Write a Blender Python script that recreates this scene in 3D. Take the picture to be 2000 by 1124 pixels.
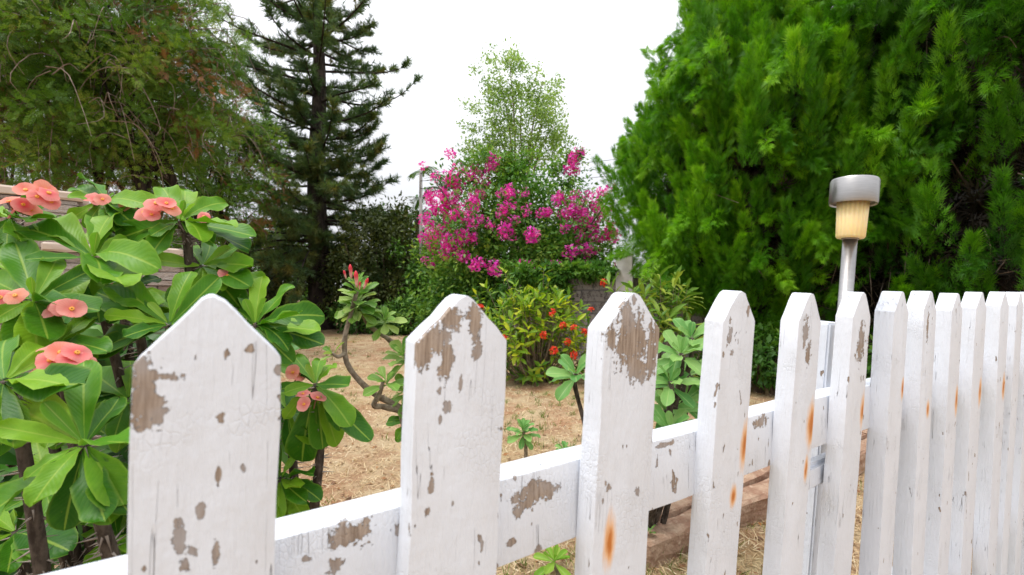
import bpy, bmesh, math, random
import numpy as np
from mathutils import Vector, Matrix
random.seed(7); rng = np.random.default_rng(11)
R = math.radians
for o in list(bpy.data.objects): bpy.data.objects.remove(o)
scn = bpy.context.scene
COL = scn.collection

# ------------------------------------------------------------------ camera
F = 900.0                       # focal length in photo pixels (photo is 2000 wide)
HZ = 572.0                      # horizon row in the photo
CAMZ = 1.15
cam = bpy.data.cameras.new('camera'); cam_o = bpy.data.objects.new('camera', cam); COL.objects.link(cam_o)
cam.sensor_width = 36; cam.lens = 36 * F / 2000; cam.clip_start = 0.02; cam.clip_end = 2000
cam.shift_y = (HZ - 562) / 2000
cam_o.location = (0, 0, CAMZ); cam_o.rotation_euler = (R(90), 0, 0)
cam.dof.use_dof = True; cam.dof.focus_distance = 1.25; cam.dof.aperture_fstop = 6.3
scn.camera = cam_o

def P(px, py, y):               # photo pixel + distance along the view axis -> point
    return np.array([(px - 1000) / F * y, y, CAMZ + (HZ - py) / F * y])

# ------------------------------------------------------------------ world, sun, exposure
SUN_EL, SUN_AZ = 68, 245        # azimuth measured clockwise from +Y (high, from the left)
world = bpy.data.worlds.new('World'); scn.world = world; world.use_nodes = True
nt = world.node_tree; nt.nodes.clear()
wo = nt.nodes.new('ShaderNodeOutputWorld'); bg = nt.nodes.new('ShaderNodeBackground')
sky = nt.nodes.new('ShaderNodeTexSky'); sky.sky_type = 'NISHITA'; sky.sun_disc = False
sky.sun_elevation = R(SUN_EL); sky.sun_rotation = R(SUN_AZ); sky.dust_density = 4; sky.air_density = 1.2
sc = nt.nodes.new('ShaderNodeVectorMath'); sc.operation = 'SCALE'; sc.inputs['Scale'].default_value = 0.10
nt.links.new(sky.outputs[0], sc.inputs[0])
tc = nt.nodes.new('ShaderNodeTexCoord'); sp = nt.nodes.new('ShaderNodeSeparateXYZ'); nt.links.new(tc.outputs['Generated'], sp.inputs[0])
cl = nt.nodes.new('ShaderNodeMath'); cl.operation = 'MAXIMUM'; cl.inputs[1].default_value = 0; nt.links.new(sp.outputs['Z'], cl.inputs[0])
ov = nt.nodes.new('ShaderNodeMath'); ov.operation = 'MULTIPLY_ADD'; ov.inputs[1].default_value = 1.2; ov.inputs[2].default_value = 0.50
nt.links.new(cl.outputs[0], ov.inputs[0])      # an overcast sky is brighter overhead than at the horizon
nz = nt.nodes.new('ShaderNodeTexNoise'); nz.inputs['Scale'].default_value = 2.2; nz.inputs['Detail'].default_value = 6
nt.links.new(tc.outputs['Generated'], nz.inputs['Vector'])
nm = nt.nodes.new('ShaderNodeMath'); nm.operation = 'MULTIPLY_ADD'; nm.inputs[1].default_value = 0.6; nm.inputs[2].default_value = 0.70
nt.links.new(nz.outputs[0], nm.inputs[0])
mu = nt.nodes.new('ShaderNodeMath'); mu.operation = 'MULTIPLY'; nt.links.new(ov.outputs[0], mu.inputs[0]); nt.links.new(nm.outputs[0], mu.inputs[1])
tint = nt.nodes.new('ShaderNodeVectorMath'); tint.operation = 'SCALE'; tint.inputs[0].default_value = (0.985, 0.99, 1.03)
nt.links.new(mu.outputs[0], tint.inputs['Scale'])
mx = nt.nodes.new('ShaderNodeMixRGB'); mx.inputs[0].default_value = 0.88
nt.links.new(sc.outputs[0], mx.inputs[1]); nt.links.new(tint.outputs[0], mx.inputs[2])
nt.links.new(mx.outputs[0], bg.inputs[0]); bg.inputs[1].default_value = 1.0
nt.links.new(bg.outputs[0], wo.inputs[0])

sl = bpy.data.lights.new('sun', 'SUN'); sl.energy = 1.5; sl.angle = R(22); sl.color = (1.0, 0.97, 0.93)
so = bpy.data.objects.new('sun', sl); COL.objects.link(so)
az = R(SUN_AZ); d = Vector((math.sin(az) * math.cos(R(SUN_EL)), math.cos(az) * math.cos(R(SUN_EL)), math.sin(R(SUN_EL))))
so.rotation_euler = d.to_track_quat('Z', 'Y').to_euler()
scn.view_settings.view_transform = 'Standard'; scn.view_settings.look = 'None'
scn.view_settings.gamma = 1; scn.view_settings.use_curve_mapping = False
scn.view_settings.exposure = 0.55
scn.render.engine = 'CYCLES'
scn.cycles.max_bounces = 8; scn.cycles.diffuse_bounces = 4; scn.cycles.transmission_bounces = 5; scn.cycles.transparent_max_bounces = 6

# ------------------------------------------------------------------ helpers
WLOC = {}                       # world location of parents (parents are never rotated)
def tag(o, label=None, cat=None, group=None, kind=None):
    if label: o['label'] = label
    if cat: o['category'] = cat
    if group: o['group'] = group
    if kind: o['kind'] = kind
    return o
def link(name, data, parent=None, M=None, kind=None):
    o = bpy.data.objects.new(name, data); COL.objects.link(o)
    M = Matrix.Identity(4) if M is None else M
    if parent is not None:
        o.parent = parent
        pl = WLOC[parent.name]
        M = Matrix.Translation(-Vector(pl)) @ M
    o.matrix_basis = M
    if parent is None or True:
        WLOC[o.name] = (Vector(WLOC[parent.name]) + M.to_translation()) if parent is not None else M.to_translation()
    if kind: o['kind'] = kind
    return o
def empty(name, loc, label, cat, group=None):
    o = bpy.data.objects.new(name, None); COL.objects.link(o); o.location = Vector(loc); o.empty_display_size = 0.1
    WLOC[o.name] = Vector(loc)
    return tag(o, label, cat, group)
def nrmz(a): return a / np.maximum(np.linalg.norm(a, axis=-1, keepdims=True), 1e-9)
def rdirs(n): return nrmz(rng.normal(size=(n, 3)))
def frames(dv, nv):
    dv = nrmz(dv); x = np.cross(dv, nv); bad = np.linalg.norm(x, axis=1) < 1e-4
    x[bad] = np.cross(dv[bad], np.array([0.3, 0.5, 0.8])); x = nrmz(x); z = np.cross(x, dv)
    return np.stack([x, dv, z], axis=2)
def M4(p, Rm, s=1.0):
    m = Matrix.Identity(4)
    s3 = (s, s, s) if np.isscalar(s) else s
    for i in range(3):
        for j in range(3): m[i][j] = float(Rm[i][j]) * s3[j]
        m[i][3] = float(p[i])
    return m

class Acc:
    """collects vertices, faces and a per-vertex value, then becomes one mesh"""
    def __init__(s): s.V = []; s.L = []; s.T = []; s.A = []; s.n = 0; s.MI = []
    def add(s, V, Fc, var=0.5, mi=0):
        V = np.asarray(V, float).reshape(-1, 3); Fc = np.asarray(Fc, int)
        s.V.append(V); s.L.append((Fc + s.n).ravel()); s.T.append(np.full(len(Fc), Fc.shape[1])); s.MI.append(np.full(len(Fc), mi))
        s.A.append(np.full(len(V), var) if np.isscalar(var) else np.asarray(var, float).ravel()); s.n += len(V)
    def scatter(s, T, Fc, pos, Rm, S, var=None, mi=0):
        n, k = len(pos), len(T)
        if n == 0: return
        S = np.broadcast_to(np.asarray(S, float).reshape(-1, 1) if np.ndim(S) < 2 else S, (n, 3)) if not np.isscalar(S) else np.full((n, 3), S)
        V = pos[:, None] + np.einsum('nij,nkj->nki', Rm, T[None] * S[:, None, :])
        FF = (np.asarray(Fc)[None] + (np.arange(n) * k)[:, None, None]).reshape(-1, np.asarray(Fc).shape[1])
        if var is None: var = rng.random(n)
        s.add(V.reshape(-1, 3), FF, np.repeat(var, k), mi)
    def tube(s, pts, rad, sides=6, var=0.5, cap=True, mi=0):
        pts = np.asarray(pts, float); n = len(pts); rad = np.broadcast_to(np.asarray(rad, float), (n,))
        t = nrmz(np.gradient(pts, axis=0)); ref = np.array([0.13, 0.31, 0.94]) if abs(t[0][2]) < 0.9 else np.array([0.9, 0.2, 0.1])
        a = nrmz(np.cross(t, ref)); b = np.cross(t, a)
        ang = np.arange(sides) / sides * 2 * np.pi
        V = pts[:, None] + rad[:, None, None] * (np.cos(ang)[None, :, None] * a[:, None] + np.sin(ang)[None, :, None] * b[:, None])
        i = np.arange(n - 1)[:, None] * sides; j = np.arange(sides)[None]; j2 = (j + 1) % sides
        Fq = np.stack([i + j, i + j2, i + sides + j2, i + sides + j], -1).reshape(-1, 4)
        s.add(V.reshape(-1, 3), Fq, var, mi)
        if cap:
            base = s.n - n * sides
            for k, flip in ((0, True), (n - 1, False)):
                idx = base + k * sides + np.arange(sides); idx = idx[::-1] if flip else idx
                s.L.append(idx); s.T.append(np.array([sides])); s.MI.append(np.array([mi]))
    def mesh(s, name, mats, smooth=False):
        V = np.concatenate(s.V); L = np.concatenate(s.L); T = np.concatenate(s.T); A = np.concatenate(s.A); MI = np.concatenate(s.MI)
        me = bpy.data.meshes.new(name)
        me.vertices.add(len(V)); me.vertices.foreach_set('co', V.astype(np.float32).ravel())
        me.loops.add(len(L)); me.loops.foreach_set('vertex_index', L.astype(np.int32))
        me.polygons.add(len(T)); me.polygons.foreach_set('loop_start', np.concatenate([[0], np.cumsum(T)[:-1]]).astype(np.int32))
        me.polygons.foreach_set('loop_total', T.astype(np.int32))
        me.polygons.foreach_set('material_index', MI.astype(np.int32))
        me.update(calc_edges=True)
        at = me.attributes.new('var', 'FLOAT', 'POINT'); at.data.foreach_set('value', A.astype(np.float32))
        for m in (mats if isinstance(mats, (list, tuple)) else [mats]): me.materials.append(m)
        if smooth: me.polygons.foreach_set('use_smooth', np.ones(len(T), bool))
        return me

def spline(pts, n):             # smooth polyline through control points
    pts = np.asarray(pts, float); m = len(pts)
    if m < 3: return np.stack([np.interp(np.linspace(0, m - 1, n), np.arange(m), pts[:, k]) for k in range(3)], 1)
    ext = np.vstack([2 * pts[0] - pts[1], pts, 2 * pts[-1] - pts[-2]])
    out = []
    for t in np.linspace(0, m - 1 - 1e-6, n):
        i = int(t); f = t - i; p0, p1, p2, p3 = ext[i], ext[i + 1], ext[i + 2], ext[i + 3]
        out.append(0.5 * ((2 * p1) + (-p0 + p2) * f + (2 * p0 - 5 * p1 + 4 * p2 - p3) * f * f + (-p0 + 3 * p1 - 3 * p2 + p3) * f ** 3))
    return np.array(out)

# ------------------------------------------------------------------ materials
def newmat(name):
    m = bpy.data.materials.new(name); m.use_nodes = True; t = m.node_tree; t.nodes.clear()
    out = t.nodes.new('ShaderNodeOutputMaterial'); b = t.nodes.new('ShaderNodeBsdfPrincipled'); t.links.new(b.outputs[0], out.inputs[0])
    return m, t, b, out
class G:                        # tiny node-graph helper
    def __init__(s, t): s.t = t
    def n(s, typ, **kw):
        nd = s.t.nodes.new(typ)
        for k, v in kw.items(): setattr(nd, k, v)
        return nd
    def put(s, inp, v):
        if hasattr(v, 'is_output'): s.t.links.new(v, inp)
        else: inp.default_value = v
    def math(s, op, a, b=0.0, c=0.0, clamp=False):
        nd = s.n('ShaderNodeMath', operation=op, use_clamp=clamp); s.put(nd.inputs[0], a); s.put(nd.inputs[1], b)
        if len(nd.inputs) > 2: s.put(nd.inputs[2], c)
        return nd.outputs[0]
    def vmath(s, op, a, b=(0, 0, 0)):
        nd = s.n('ShaderNodeVectorMath', operation=op); s.put(nd.inputs[0], a); s.put(nd.inputs[1], b)
        return nd.outputs['Value'] if op in ('LENGTH', 'DOT_PRODUCT') else nd.outputs[0]
    def mix(s, f, a, b, mode='MIX'):
        nd = s.n('ShaderNodeMixRGB', blend_type=mode); s.put(nd.inputs[0], f); s.put(nd.inputs[1], a); s.put(nd.inputs[2], b); return nd.outputs[0]
    def noise(s, vec, scale, detail=3, rough=0.55):
        nd = s.n('ShaderNodeTexNoise'); s.put(nd.inputs['Vector'], vec); nd.inputs['Scale'].default_value = scale
        nd.inputs['Detail'].default_value = detail; nd.inputs['Roughness'].default_value = rough; return nd.outputs[0]
    def ramp(s, f, lo, hi): 
        nd = s.n('ShaderNodeMapRange', interpolation_type='SMOOTHSTEP'); s.put(nd.inputs[0], f); nd.inputs[1].default_value = lo; nd.inputs[2].default_value = hi
        return nd.outputs[0]
    def bump(s, h, dist, strength=1.0, normal=None):
        nd = s.n('ShaderNodeBump'); s.put(nd.inputs['Height'], h); nd.inputs['Distance'].default_value = dist; nd.inputs['Strength'].default_value = strength
        if normal is not None: s.t.links.new(normal, nd.inputs['Normal'])
        return nd.outputs[0]
    def coord(s, which='Object'): return s.n('ShaderNodeTexCoord').outputs[which]
    def scale(s, v, k): return s.vmath('MULTIPLY', v, k)
def c4(c): return (c[0], c[1], c[2], 1)

def leaf_shader(t, b, out, col, g, trans, rough=0.45, tcol=None):
    g.put(b.inputs['Base Color'], col); b.inputs['Roughness'].default_value = rough; b.inputs['Specular IOR Level'].default_value = 0.35
    tr = g.n('ShaderNodeBsdfTranslucent'); 
    tcn = g.mix(1.0, col, c4(tcol or (1.35, 1.45, 0.7)), 'MULTIPLY'); t.links.new(tcn, tr.inputs[0])
    ms = g.n('ShaderNodeMixShader'); ms.inputs[0].default_value = trans
    t.links.new(b.outputs[0], ms.inputs[1]); t.links.new(tr.outputs[0], ms.inputs[2]); t.links.new(ms.outputs[0], out.inputs[0])
def foliage_mat(name, stops, trans=0.3, rough=0.5):
    """colour picked by the per-leaf value 'var'"""
    m, t, b, out = newmat(name); g = G(t)
    at = g.n('ShaderNodeAttribute', attribute_name='var'); r = g.n('ShaderNodeValToRGB')
    e = r.color_ramp.elements
    while len(e) < len(stops): e.new(0.5)
    for k, (p, c) in enumerate(stops): e[k].position = p; e[k].color = c4(c)
    t.links.new(at.outputs['Fac'], r.inputs[0])
    leaf_shader(t, b, out, r.outputs[0], g, trans, rough)
    return m
def bark_mat(name, c1, c2, scale=12, stretch=(1, 1, 0.25), bump=0.02):
    m, t, b, out = newmat(name); g = G(t); co = g.scale(g.coord('Object'), stretch)
    n1 = g.noise(co, scale, 6, 0.65); col = g.mix(g.ramp(n1, 0.35, 0.68), c4(c1), c4(c2)); g.put(b.inputs['Base Color'], col)
    b.inputs['Roughness'].default_value = 0.9; b.inputs['Specular IOR Level'].default_value = 0.2
    t.links.new(g.bump(n1, bump), b.inputs['Normal']); return m
def big_leaf_mat(name, c_dark, c_mid, c_light, rib, trans=0.22, rough=0.38, vein=14):
    """single leaf objects: midrib and side veins in UV, tone by object"""
    m, t, b, out = newmat(name); g = G(t)
    uv = g.n('ShaderNodeUVMap').outputs[0]; s = g.n('ShaderNodeSeparateXYZ'); t.links.new(uv, s.inputs[0])
    u = g.math('ABSOLUTE', g.math('SUBTRACT', s.outputs[0], 0.5)); v = s.outputs[1]
    rnd = g.n('ShaderNodeObjectInfo').outputs['Random']
    n1 = g.noise(g.coord('Object'), 7, 3)
    tone = g.math('ADD', g.math('MULTIPLY', rnd, 0.85), g.math('MULTIPLY', n1, 0.35))
    r = g.n('ShaderNodeValToRGB'); e = r.color_ramp.elements; e.new(0.5)
    e[0].position = 0.15; e[0].color = c4(c_dark); e[1].position = 0.55; e[1].color = c4(c_mid); e[2].position = 1.0; e[2].color = c4(c_light)
    t.links.new(tone, r.inputs[0])
    ph = g.math('MULTIPLY', g.math('SUBTRACT', v, g.math('MULTIPLY', u, 0.45)), vein * 2 * math.pi)
    w = g.math('SINE', ph); vein_m = g.ramp(w, 0.80, 1.0)
    ribm = g.math('SUBTRACT', 1.0, g.ramp(u, 0.012, 0.05))
    col = g.mix(g.math('MULTIPLY', vein_m, 0.05), r.outputs[0], c4(rib)); col = g.mix(g.math('MULTIPLY', ribm, 0.55), col, c4(rib))
    edge = g.ramp(u, 0.40, 0.5); col = g.mix(g.math('MULTIPLY', edge, 0.25), col, c4(rib))
    spot = g.ramp(g.noise(g.coord('Object'), 26, 4), 0.66, 0.76); col = g.mix(g.math('MULTIPLY', spot, 0.35), col, c4((rib[0] * 0.8, rib[1] * 0.62, rib[2] * 0.5)))
    h = g.math('SUBTRACT', g.math('MULTIPLY', w, -0.25), g.math('MULTIPLY', ribm, 1.0))
    t.links.new(g.bump(h, 0.008, 0.08), b.inputs['Normal'])
    leaf_shader(t, b, out, col, g, trans, rough); b.inputs['Specular IOR Level'].default_value = 0.2
    return m
def plain(name, col, rough=0.6, metal=0.0, var=0.15, scale=20, bump=0.0):
    m, t, b, out = newmat(name); g = G(t); n1 = g.noise(g.coord('Object'), scale, 5)
    lo = tuple(c * (1 - var) for c in col); hi = tuple(min(1, c * (1 + var)) for c in col)
    g.put(b.inputs['Base Color'], g.mix(n1, c4(lo), c4(hi))); b.inputs['Roughness'].default_value = rough; b.inputs['Metallic'].default_value = metal
    if bump: t.links.new(g.bump(n1, bump), b.inputs['Normal'])
    return m

def paint_mat(name, patches, rusts, seed, front_only=True, chips=0.5):
    """white paint over bare grey-brown wood. patches / rusts: ellipses (x, z, rx, rz) in the board's own metres"""
    m, t, b, out = newmat(name); g = G(t)
    co = g.coord('Object'); off = g.vmath('ADD', co, (seed * 1.37, seed * 0.71, seed * 2.13))
    sep = g.n('ShaderNodeSeparateXYZ'); t.links.new(co, sep.inputs[0])
    xz = g.vmath('MULTIPLY', co, (1, 0, 1))
    streak = g.noise(g.scale(off, (1, 1, 0.22)), 170, 3, 0.6)
    jag = g.noise(off, 75, 4, 0.6); fine = g.noise(off, 330, 2)
    wob = g.math('ADD', g.math('MULTIPLY', g.math('SUBTRACT', jag, 0.5), 2.9), g.math('MULTIPLY', g.math('SUBTRACT', streak, 0.5), 1.7))
    wob = g.math('ADD', wob, g.math('MULTIPLY', g.math('SUBTRACT', fine, 0.5), 1.5))
    dmin = None
    for (x, z, rx, rz) in patches:
        dd = g.vmath('LENGTH', g.vmath('MULTIPLY', g.vmath('SUBTRACT', xz, (x, 0, z)), (1 / rx, 0, 1 / rz)))
        dmin = dd if dmin is None else g.math('MINIMUM', dmin, dd)
    if dmin is None: dmin = 9.0
    bare = g.math('SUBTRACT', 1.0, g.ramp(g.math('ADD', dmin, wob), 0.93, 1.05))
    # scattered small chips, longer along the grain
    ch = g.noise(g.scale(off, (1, 1, 0.45)), 62, 3, 0.5); chip = g.ramp(ch, 0.71 - 0.03 * chips, 0.722 - 0.03 * chips)
    bare = g.math('MAXIMUM', bare, chip)
    if front_only:
        bare = g.math('MULTIPLY', bare, g.math('LESS_THAN', sep.outputs[1], 0.006))
    # hairline cracks along the grain
    ck = g.noise(g.scale(off, (1, 1, 0.03)), 46, 3, 0.6); ckm = g.math('SUBTRACT', 1.0, g.ramp(g.math('ABSOLUTE', g.math('SUBTRACT', ck, 0.5)), 0.0, 0.0032))
    ckm = g.math('MULTIPLY', ckm, g.ramp(g.noise(off, 17, 2), 0.52, 0.6))
    # wood and paint colours
    gr = g.noise(g.scale(off, (1, 1, 0.05)), 420, 4, 0.7)
    wood = g.mix(g.ramp(gr, 0.3, 0.7), c4((0.20, 0.145, 0.105)), c4((0.42, 0.335, 0.265)))
    wood = g.mix(g.ramp(g.noise(off, 22, 3), 0.4, 0.7), wood, c4((0.36, 0.33, 0.32)))
    dirt = g.ramp(g.noise(g.scale(off, (1, 1, 0.3)), 26, 5, 0.65), 0.45, 0.8)
    paint = g.mix(g.math('MULTIPLY', dirt, 0.28), c4((0.72, 0.755, 0.815)), c4((0.56, 0.58, 0.62)))
    paint = g.mix(g.math('MULTIPLY', ckm, 0.6), paint, c4((0.16, 0.14, 0.13)))
    rim = g.math('SUBTRACT', g.ramp(g.math('ADD', dmin, wob), 0.90, 1.0), g.ramp(g.math('ADD', dmin, wob), 1.04, 1.30))
    col = g.mix(bare, paint, wood)
    rcore = None
    for (x, z, rx, rz) in rusts:
        q = g.vmath('MULTIPLY', g.vmath('SUBTRACT', xz, (x, 0, z)), (1 / rx, 0, 1 / rz))
        dd = g.math('ADD', g.vmath('LENGTH', q), g.math('MULTIPLY', g.math('SUBTRACT', streak, 0.5), 1.0))
        rcore = dd if rcore is None else g.math('MINIMUM', rcore, dd)
    if rcore is not None:
        halo = g.math('SUBTRACT', 1.0, g.ramp(rcore, 0.55, 1.5)); core = g.math('SUBTRACT', 1.0, g.ramp(rcore, 0.15, 0.85))
        col = g.mix(g.math('MULTIPLY', halo, 0.8), col, c4((0.82, 0.40, 0.10)))
        col = g.mix(g.math('MULTIPLY', core, 0.92), col, c4((0.52, 0.15, 0.015)))
    g.put(b.inputs['Base Color'], col)
    g.put(b.inputs['Roughness'], g.math('MULTIPLY_ADD', bare, 0.25, 0.55)); b.inputs['Specular IOR Level'].default_value = 0.35
    vo = g.n('ShaderNodeTexVoronoi', feature='DISTANCE_TO_EDGE'); g.put(vo.inputs['Vector'], g.vmath('ADD', g.scale(off, (1, 1, 0.6)), g.scale(g.n('ShaderNodeTexNoise').outputs['Color'], (0.002, 0.002, 0.002)))); vo.inputs['Scale'].default_value = 210
    crk = g.ramp(vo.outputs[0], 0.0, 0.12)
    h = g.math('MULTIPLY', g.math('SUBTRACT', 1.0, bare), 2.2)
    h = g.math('ADD', h, g.math('MULTIPLY', g.noise(g.scale(off, (1, 1, 0.10)), 210, 4, 0.6), 0.85))
    h = g.math('ADD', h, g.math('MULTIPLY', g.noise(off, 48, 5, 0.6), 0.6))
    h = g.math('ADD', h, g.math('MULTIPLY', crk, g.math('MULTIPLY', g.ramp(g.noise(off, 13, 2), 0.46, 0.62), 0.16)))
    h = g.math('SUBTRACT', h, g.math('MULTIPLY', ckm, 1.2))
    t.links.new(g.bump(h, 0.0021, 0.95), b.inputs['Normal'])
    return m

# ================================================================== GROUND
m, t, b, out = newmat('dry_soil'); g = G(t); co = g.coord('Object')
n_big = g.noise(co, 0.55, 4); n_mid = g.noise(co, 3.2, 5, 0.65); n_fine = g.noise(co, 38, 6, 0.7); n_st = g.noise(g.scale(co, (1, 0.35, 1)), 120, 3)
col = g.mix(g.ramp(n_mid, 0.38, 0.62), c4((0.35, 0.215, 0.125)), c4((0.46, 0.355, 0.22)))
col = g.mix(g.math('MULTIPLY', g.ramp(n_big, 0.50, 0.62), 0.45), col, c4((0.30, 0.27, 0.10)))
col = g.mix(g.math('MULTIPLY', g.ramp(g.noise(co, 1.4, 5, 0.7), 0.52, 0.66), 0.6), col, c4((0.34, 0.155, 0.08)))
col = g.mix(g.math('MULTIPLY', g.ramp(n_fine, 0.50, 0.72), 0.65), col, c4((0.60, 0.45, 0.28)))
col = g.mix(g.math('MULTIPLY', g.ramp(n_st, 0.60, 0.72), 0.55), col, c4((0.20, 0.11, 0.065)))
g.put(b.inputs['Base Color'], col); b.inputs['Roughness'].default_value = 0.95; b.inputs['Specular IOR Level'].default_value = 0.1
t.links.new(g.bump(g.math('ADD', n_fine, g.math('MULTIPLY', n_mid, 1.5)), 0.02), b.inputs['Normal'])
M_soil = m
def gheight(x, y):
    r = np.hypot(x, y - 5); k = np.clip(1 - r / 40, 0, 1)
    return k * 0.022 * (np.sin(x * 2.1 + 1.3 * np.sin(y * 1.1)) + np.sin(y * 1.7 + 0.8 * np.sin(x * 1.9)) + 0.5 * np.sin(x * 5.3 + y * 4.1))
ax = np.linspace(-1, 1, 161); ax = np.sign(ax) * (np.abs(ax) * 9 + np.abs(ax) ** 7 * 391)
gx, gy = np.meshgrid(ax, ax + 5); gz = gheight(gx, gy)
A = Acc(); idx = np.arange(161 * 161).reshape(161, 161)
A.add(np.stack([gx, gy, gz], -1).reshape(-1, 3), np.stack([idx[:-1, :-1], idx[:-1, 1:], idx[1:, 1:], idx[1:, :-1]], -1).reshape(-1, 4))
tag(link('ground', A.mesh('ground', M_soil, True)), kind='structure')

# ================================================================== FENCE
TH = R(57.2); U = np.array([math.sin(TH), math.cos(TH), 0]); N = np.array([-math.cos(TH), math.sin(TH), 0]); FD = 0.38
def s_at(px, off=0.0):          # position along the fence under a pixel column
    k = (px - 1000) / F; o = (FD + off) * N
    return (k * o[1] - o[0]) / (U[0] - k * U[1])
T_P, H_P, W_P = 0.030, 1.0, 0.088
EDGES = [(259, 553), (813, 1000), (1183, 1295), (1420, 1478), (1568, 1605), (1672, 1703), (1752, 1775), (1808, 1830), (1862, 1882), (1908, 1930), (1955, 1973)]
APEX = [578, 578, 573, 569, 573, 571, 570, 569, 573, 571, 571]
SL = [(0.5 * (s_at(a) + s_at(c_)), s_at(c_) - s_at(a)) for a, c_ in EDGES]
pit = 0.203
pick = [(SL[0][0] - 0.21, W_P, 572)] + [(c_, 0.5 * w + 0.5 * W_P, ap) for (c_, w), ap in zip(SL, APEX)]
for k in range(4): pick.append((pick[-1][0] + pit, W_P, 571))
fence = empty('picket_fence', FD * N + 0.9 * U, 'white picket fence with peeling paint and rust streaks around the garden', 'fence')
PATCH = {1: [(290, 780, 36, 52), (275, 728, 22, 36), (330, 737, 36, 10), (490, 682, 9, 13), (432, 817, 7, 9), (427, 930, 6, 20), (392, 1000, 9, 16), (352, 1062, 12, 34), (376, 1078, 17, 16), (362, 1105, 10, 18), (422, 1078, 8, 25), (282, 1110, 8, 10)],
 2: [(848, 665, 34, 36), (825, 690, 18, 32), (872, 705, 13, 46), (926, 632, 13, 32), (933, 690, 9, 13), (900, 748, 4, 16), (875, 797, 9, 13), (842, 945, 5, 20), (835, 1000, 5, 9), (798, 1040, 5, 12), (884, 628, 18, 22)],
 3: [(1235, 668, 30, 50), (1195, 662, 10, 25), (1243, 722, 20, 26), (1272, 695, 10, 45), (1222, 618, 12, 34), (1284, 650, 7, 32), (1190, 952, 5, 7), (1245, 960, 4, 8)],
 4: [(1426, 655, 4, 22), (1430, 690, 4, 6), (1462, 605, 3, 12)], 5: [(1574, 645, 5, 28), (1578, 690, 5, 22)], 6: [(1682, 670, 6, 38), (1697, 682, 3, 28)], 8: [(1812, 640, 2, 30)]}
RUST = {3: [(1190, 1058, 9, 44)], 4: [(1454, 872, 6, 38), (1432, 970, 5, 17)], 5: [(1584, 830, 7, 36), (1574, 918, 3, 20)], 6: [(1690, 872, 4, 30), (1684, 802, 3, 26)],
 7: [(1763, 760, 2.5, 18)], 8: [(1812, 800, 2.5, 14), (1826, 746, 2, 14)], 9: [(1868, 782, 2.2, 24), (1879, 738, 2.2, 26)], 10: [(1914, 765, 2.2, 22), (1926, 730, 2.2, 20)], 11: [(1960, 756, 2.2, 20), (1964, 748, 5, 4)]}
def lean(i):
    a = R(1.7 + random.uniform(-0.5, 0.5)); b_ = R(3.2 + random.uniform(-0.5, 0.4))
    if i >= 7: b_ -= R(1.0)
    return nrmz(np.array([0, 0, 1.0]) + math.tan(a) * U - math.tan(b_) * N)
def board_mesh(name, w, h, gable, tip, th, mat, seed):
    """picket: pointed board with a dense, slightly uneven, rounded-edge outline"""
    rs = np.random.default_rng(seed); bm = bmesh.new()
    pts = []
    hw = w / 2
    for z in np.linspace(0, h - gable, 22): pts.append((hw, z))
    for f in np.linspace(0.12, 0.92, 5): pts.append((hw + (tip - hw) * f, h - gable + gable * f))
    pts.append((tip * 0.75, h - 0.0015)); pts.append((0, h)); pts.append((-tip * 0.75, h - 0.001))
    for f in np.linspace(0.92, 0.12, 5): pts.append((-hw - (tip - hw) * f * 1.0, h - gable + gable * f))
    for z in np.linspace(h - gable, 0, 22): pts.append((-hw, z))
    ph = rs.uniform(0, 6, 4)
    q = []
    for (x, z) in pts:
        j = 0.0006 * math.sin(z * 38 + ph[0] + (2 if x > 0 else 0)) + 0.0004 * math.sin(z * 97 + ph[1] + x * 30)
        q.append((x + j + rs.normal(0, 0.00035), z + rs.normal(0, 0.0004) if z > 0.01 else z))
    fv = [bm.verts.new((x, 0, z)) for x, z in q]; f = bm.faces.new(fv)
    r = bmesh.ops.extrude_face_region(bm, geom=[f])
    for v in r['geom']:
        if isinstance(v, bmesh.types.BMVert): v.co.y += th
    bm.normal_update()
    ed = [e for e in bm.edges if len(e.link_faces) == 2 and e.calc_face_angle(0) > 0.6]
    bmesh.ops.bevel(bm, geom=ed, offset=0.0017, segments=2, affect='EDGES', profile=0.6)
    bmesh.ops.recalc_face_normals(bm, faces=bm.faces)
    me = bpy.data.meshes.new(name); bm.to_mesh(me); bm.free(); me.materials.append(mat)
    me.polygons.foreach_set('use_smooth', np.ones(len(me.polygons), bool)); me.set_sharp_from_angle(angle=R(35))
    return me
def to_local(px, py, rpx, rpy, O, X, Z, Y):   # photo ellipse -> board coordinates (x, z, rx, rz)
    def hit(a, c_):
        d_ = np.array([(a - 1000) / F, 1, (HZ - c_) / F]); c0 = np.array([0, 0, CAMZ])
        k = np.dot(O - c0, Y) / np.dot(d_, Y); p = c0 + k * d_ - O
        return np.dot(p, X), np.dot(p, Z)
    x, z = hit(px, py); x2, _ = hit(px + rpx, py); _, z2 = hit(px, py - rpy)
    return (x, z, max(abs(x2 - x), 0.0012), max(abs(z2 - z), 0.0012))
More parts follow.
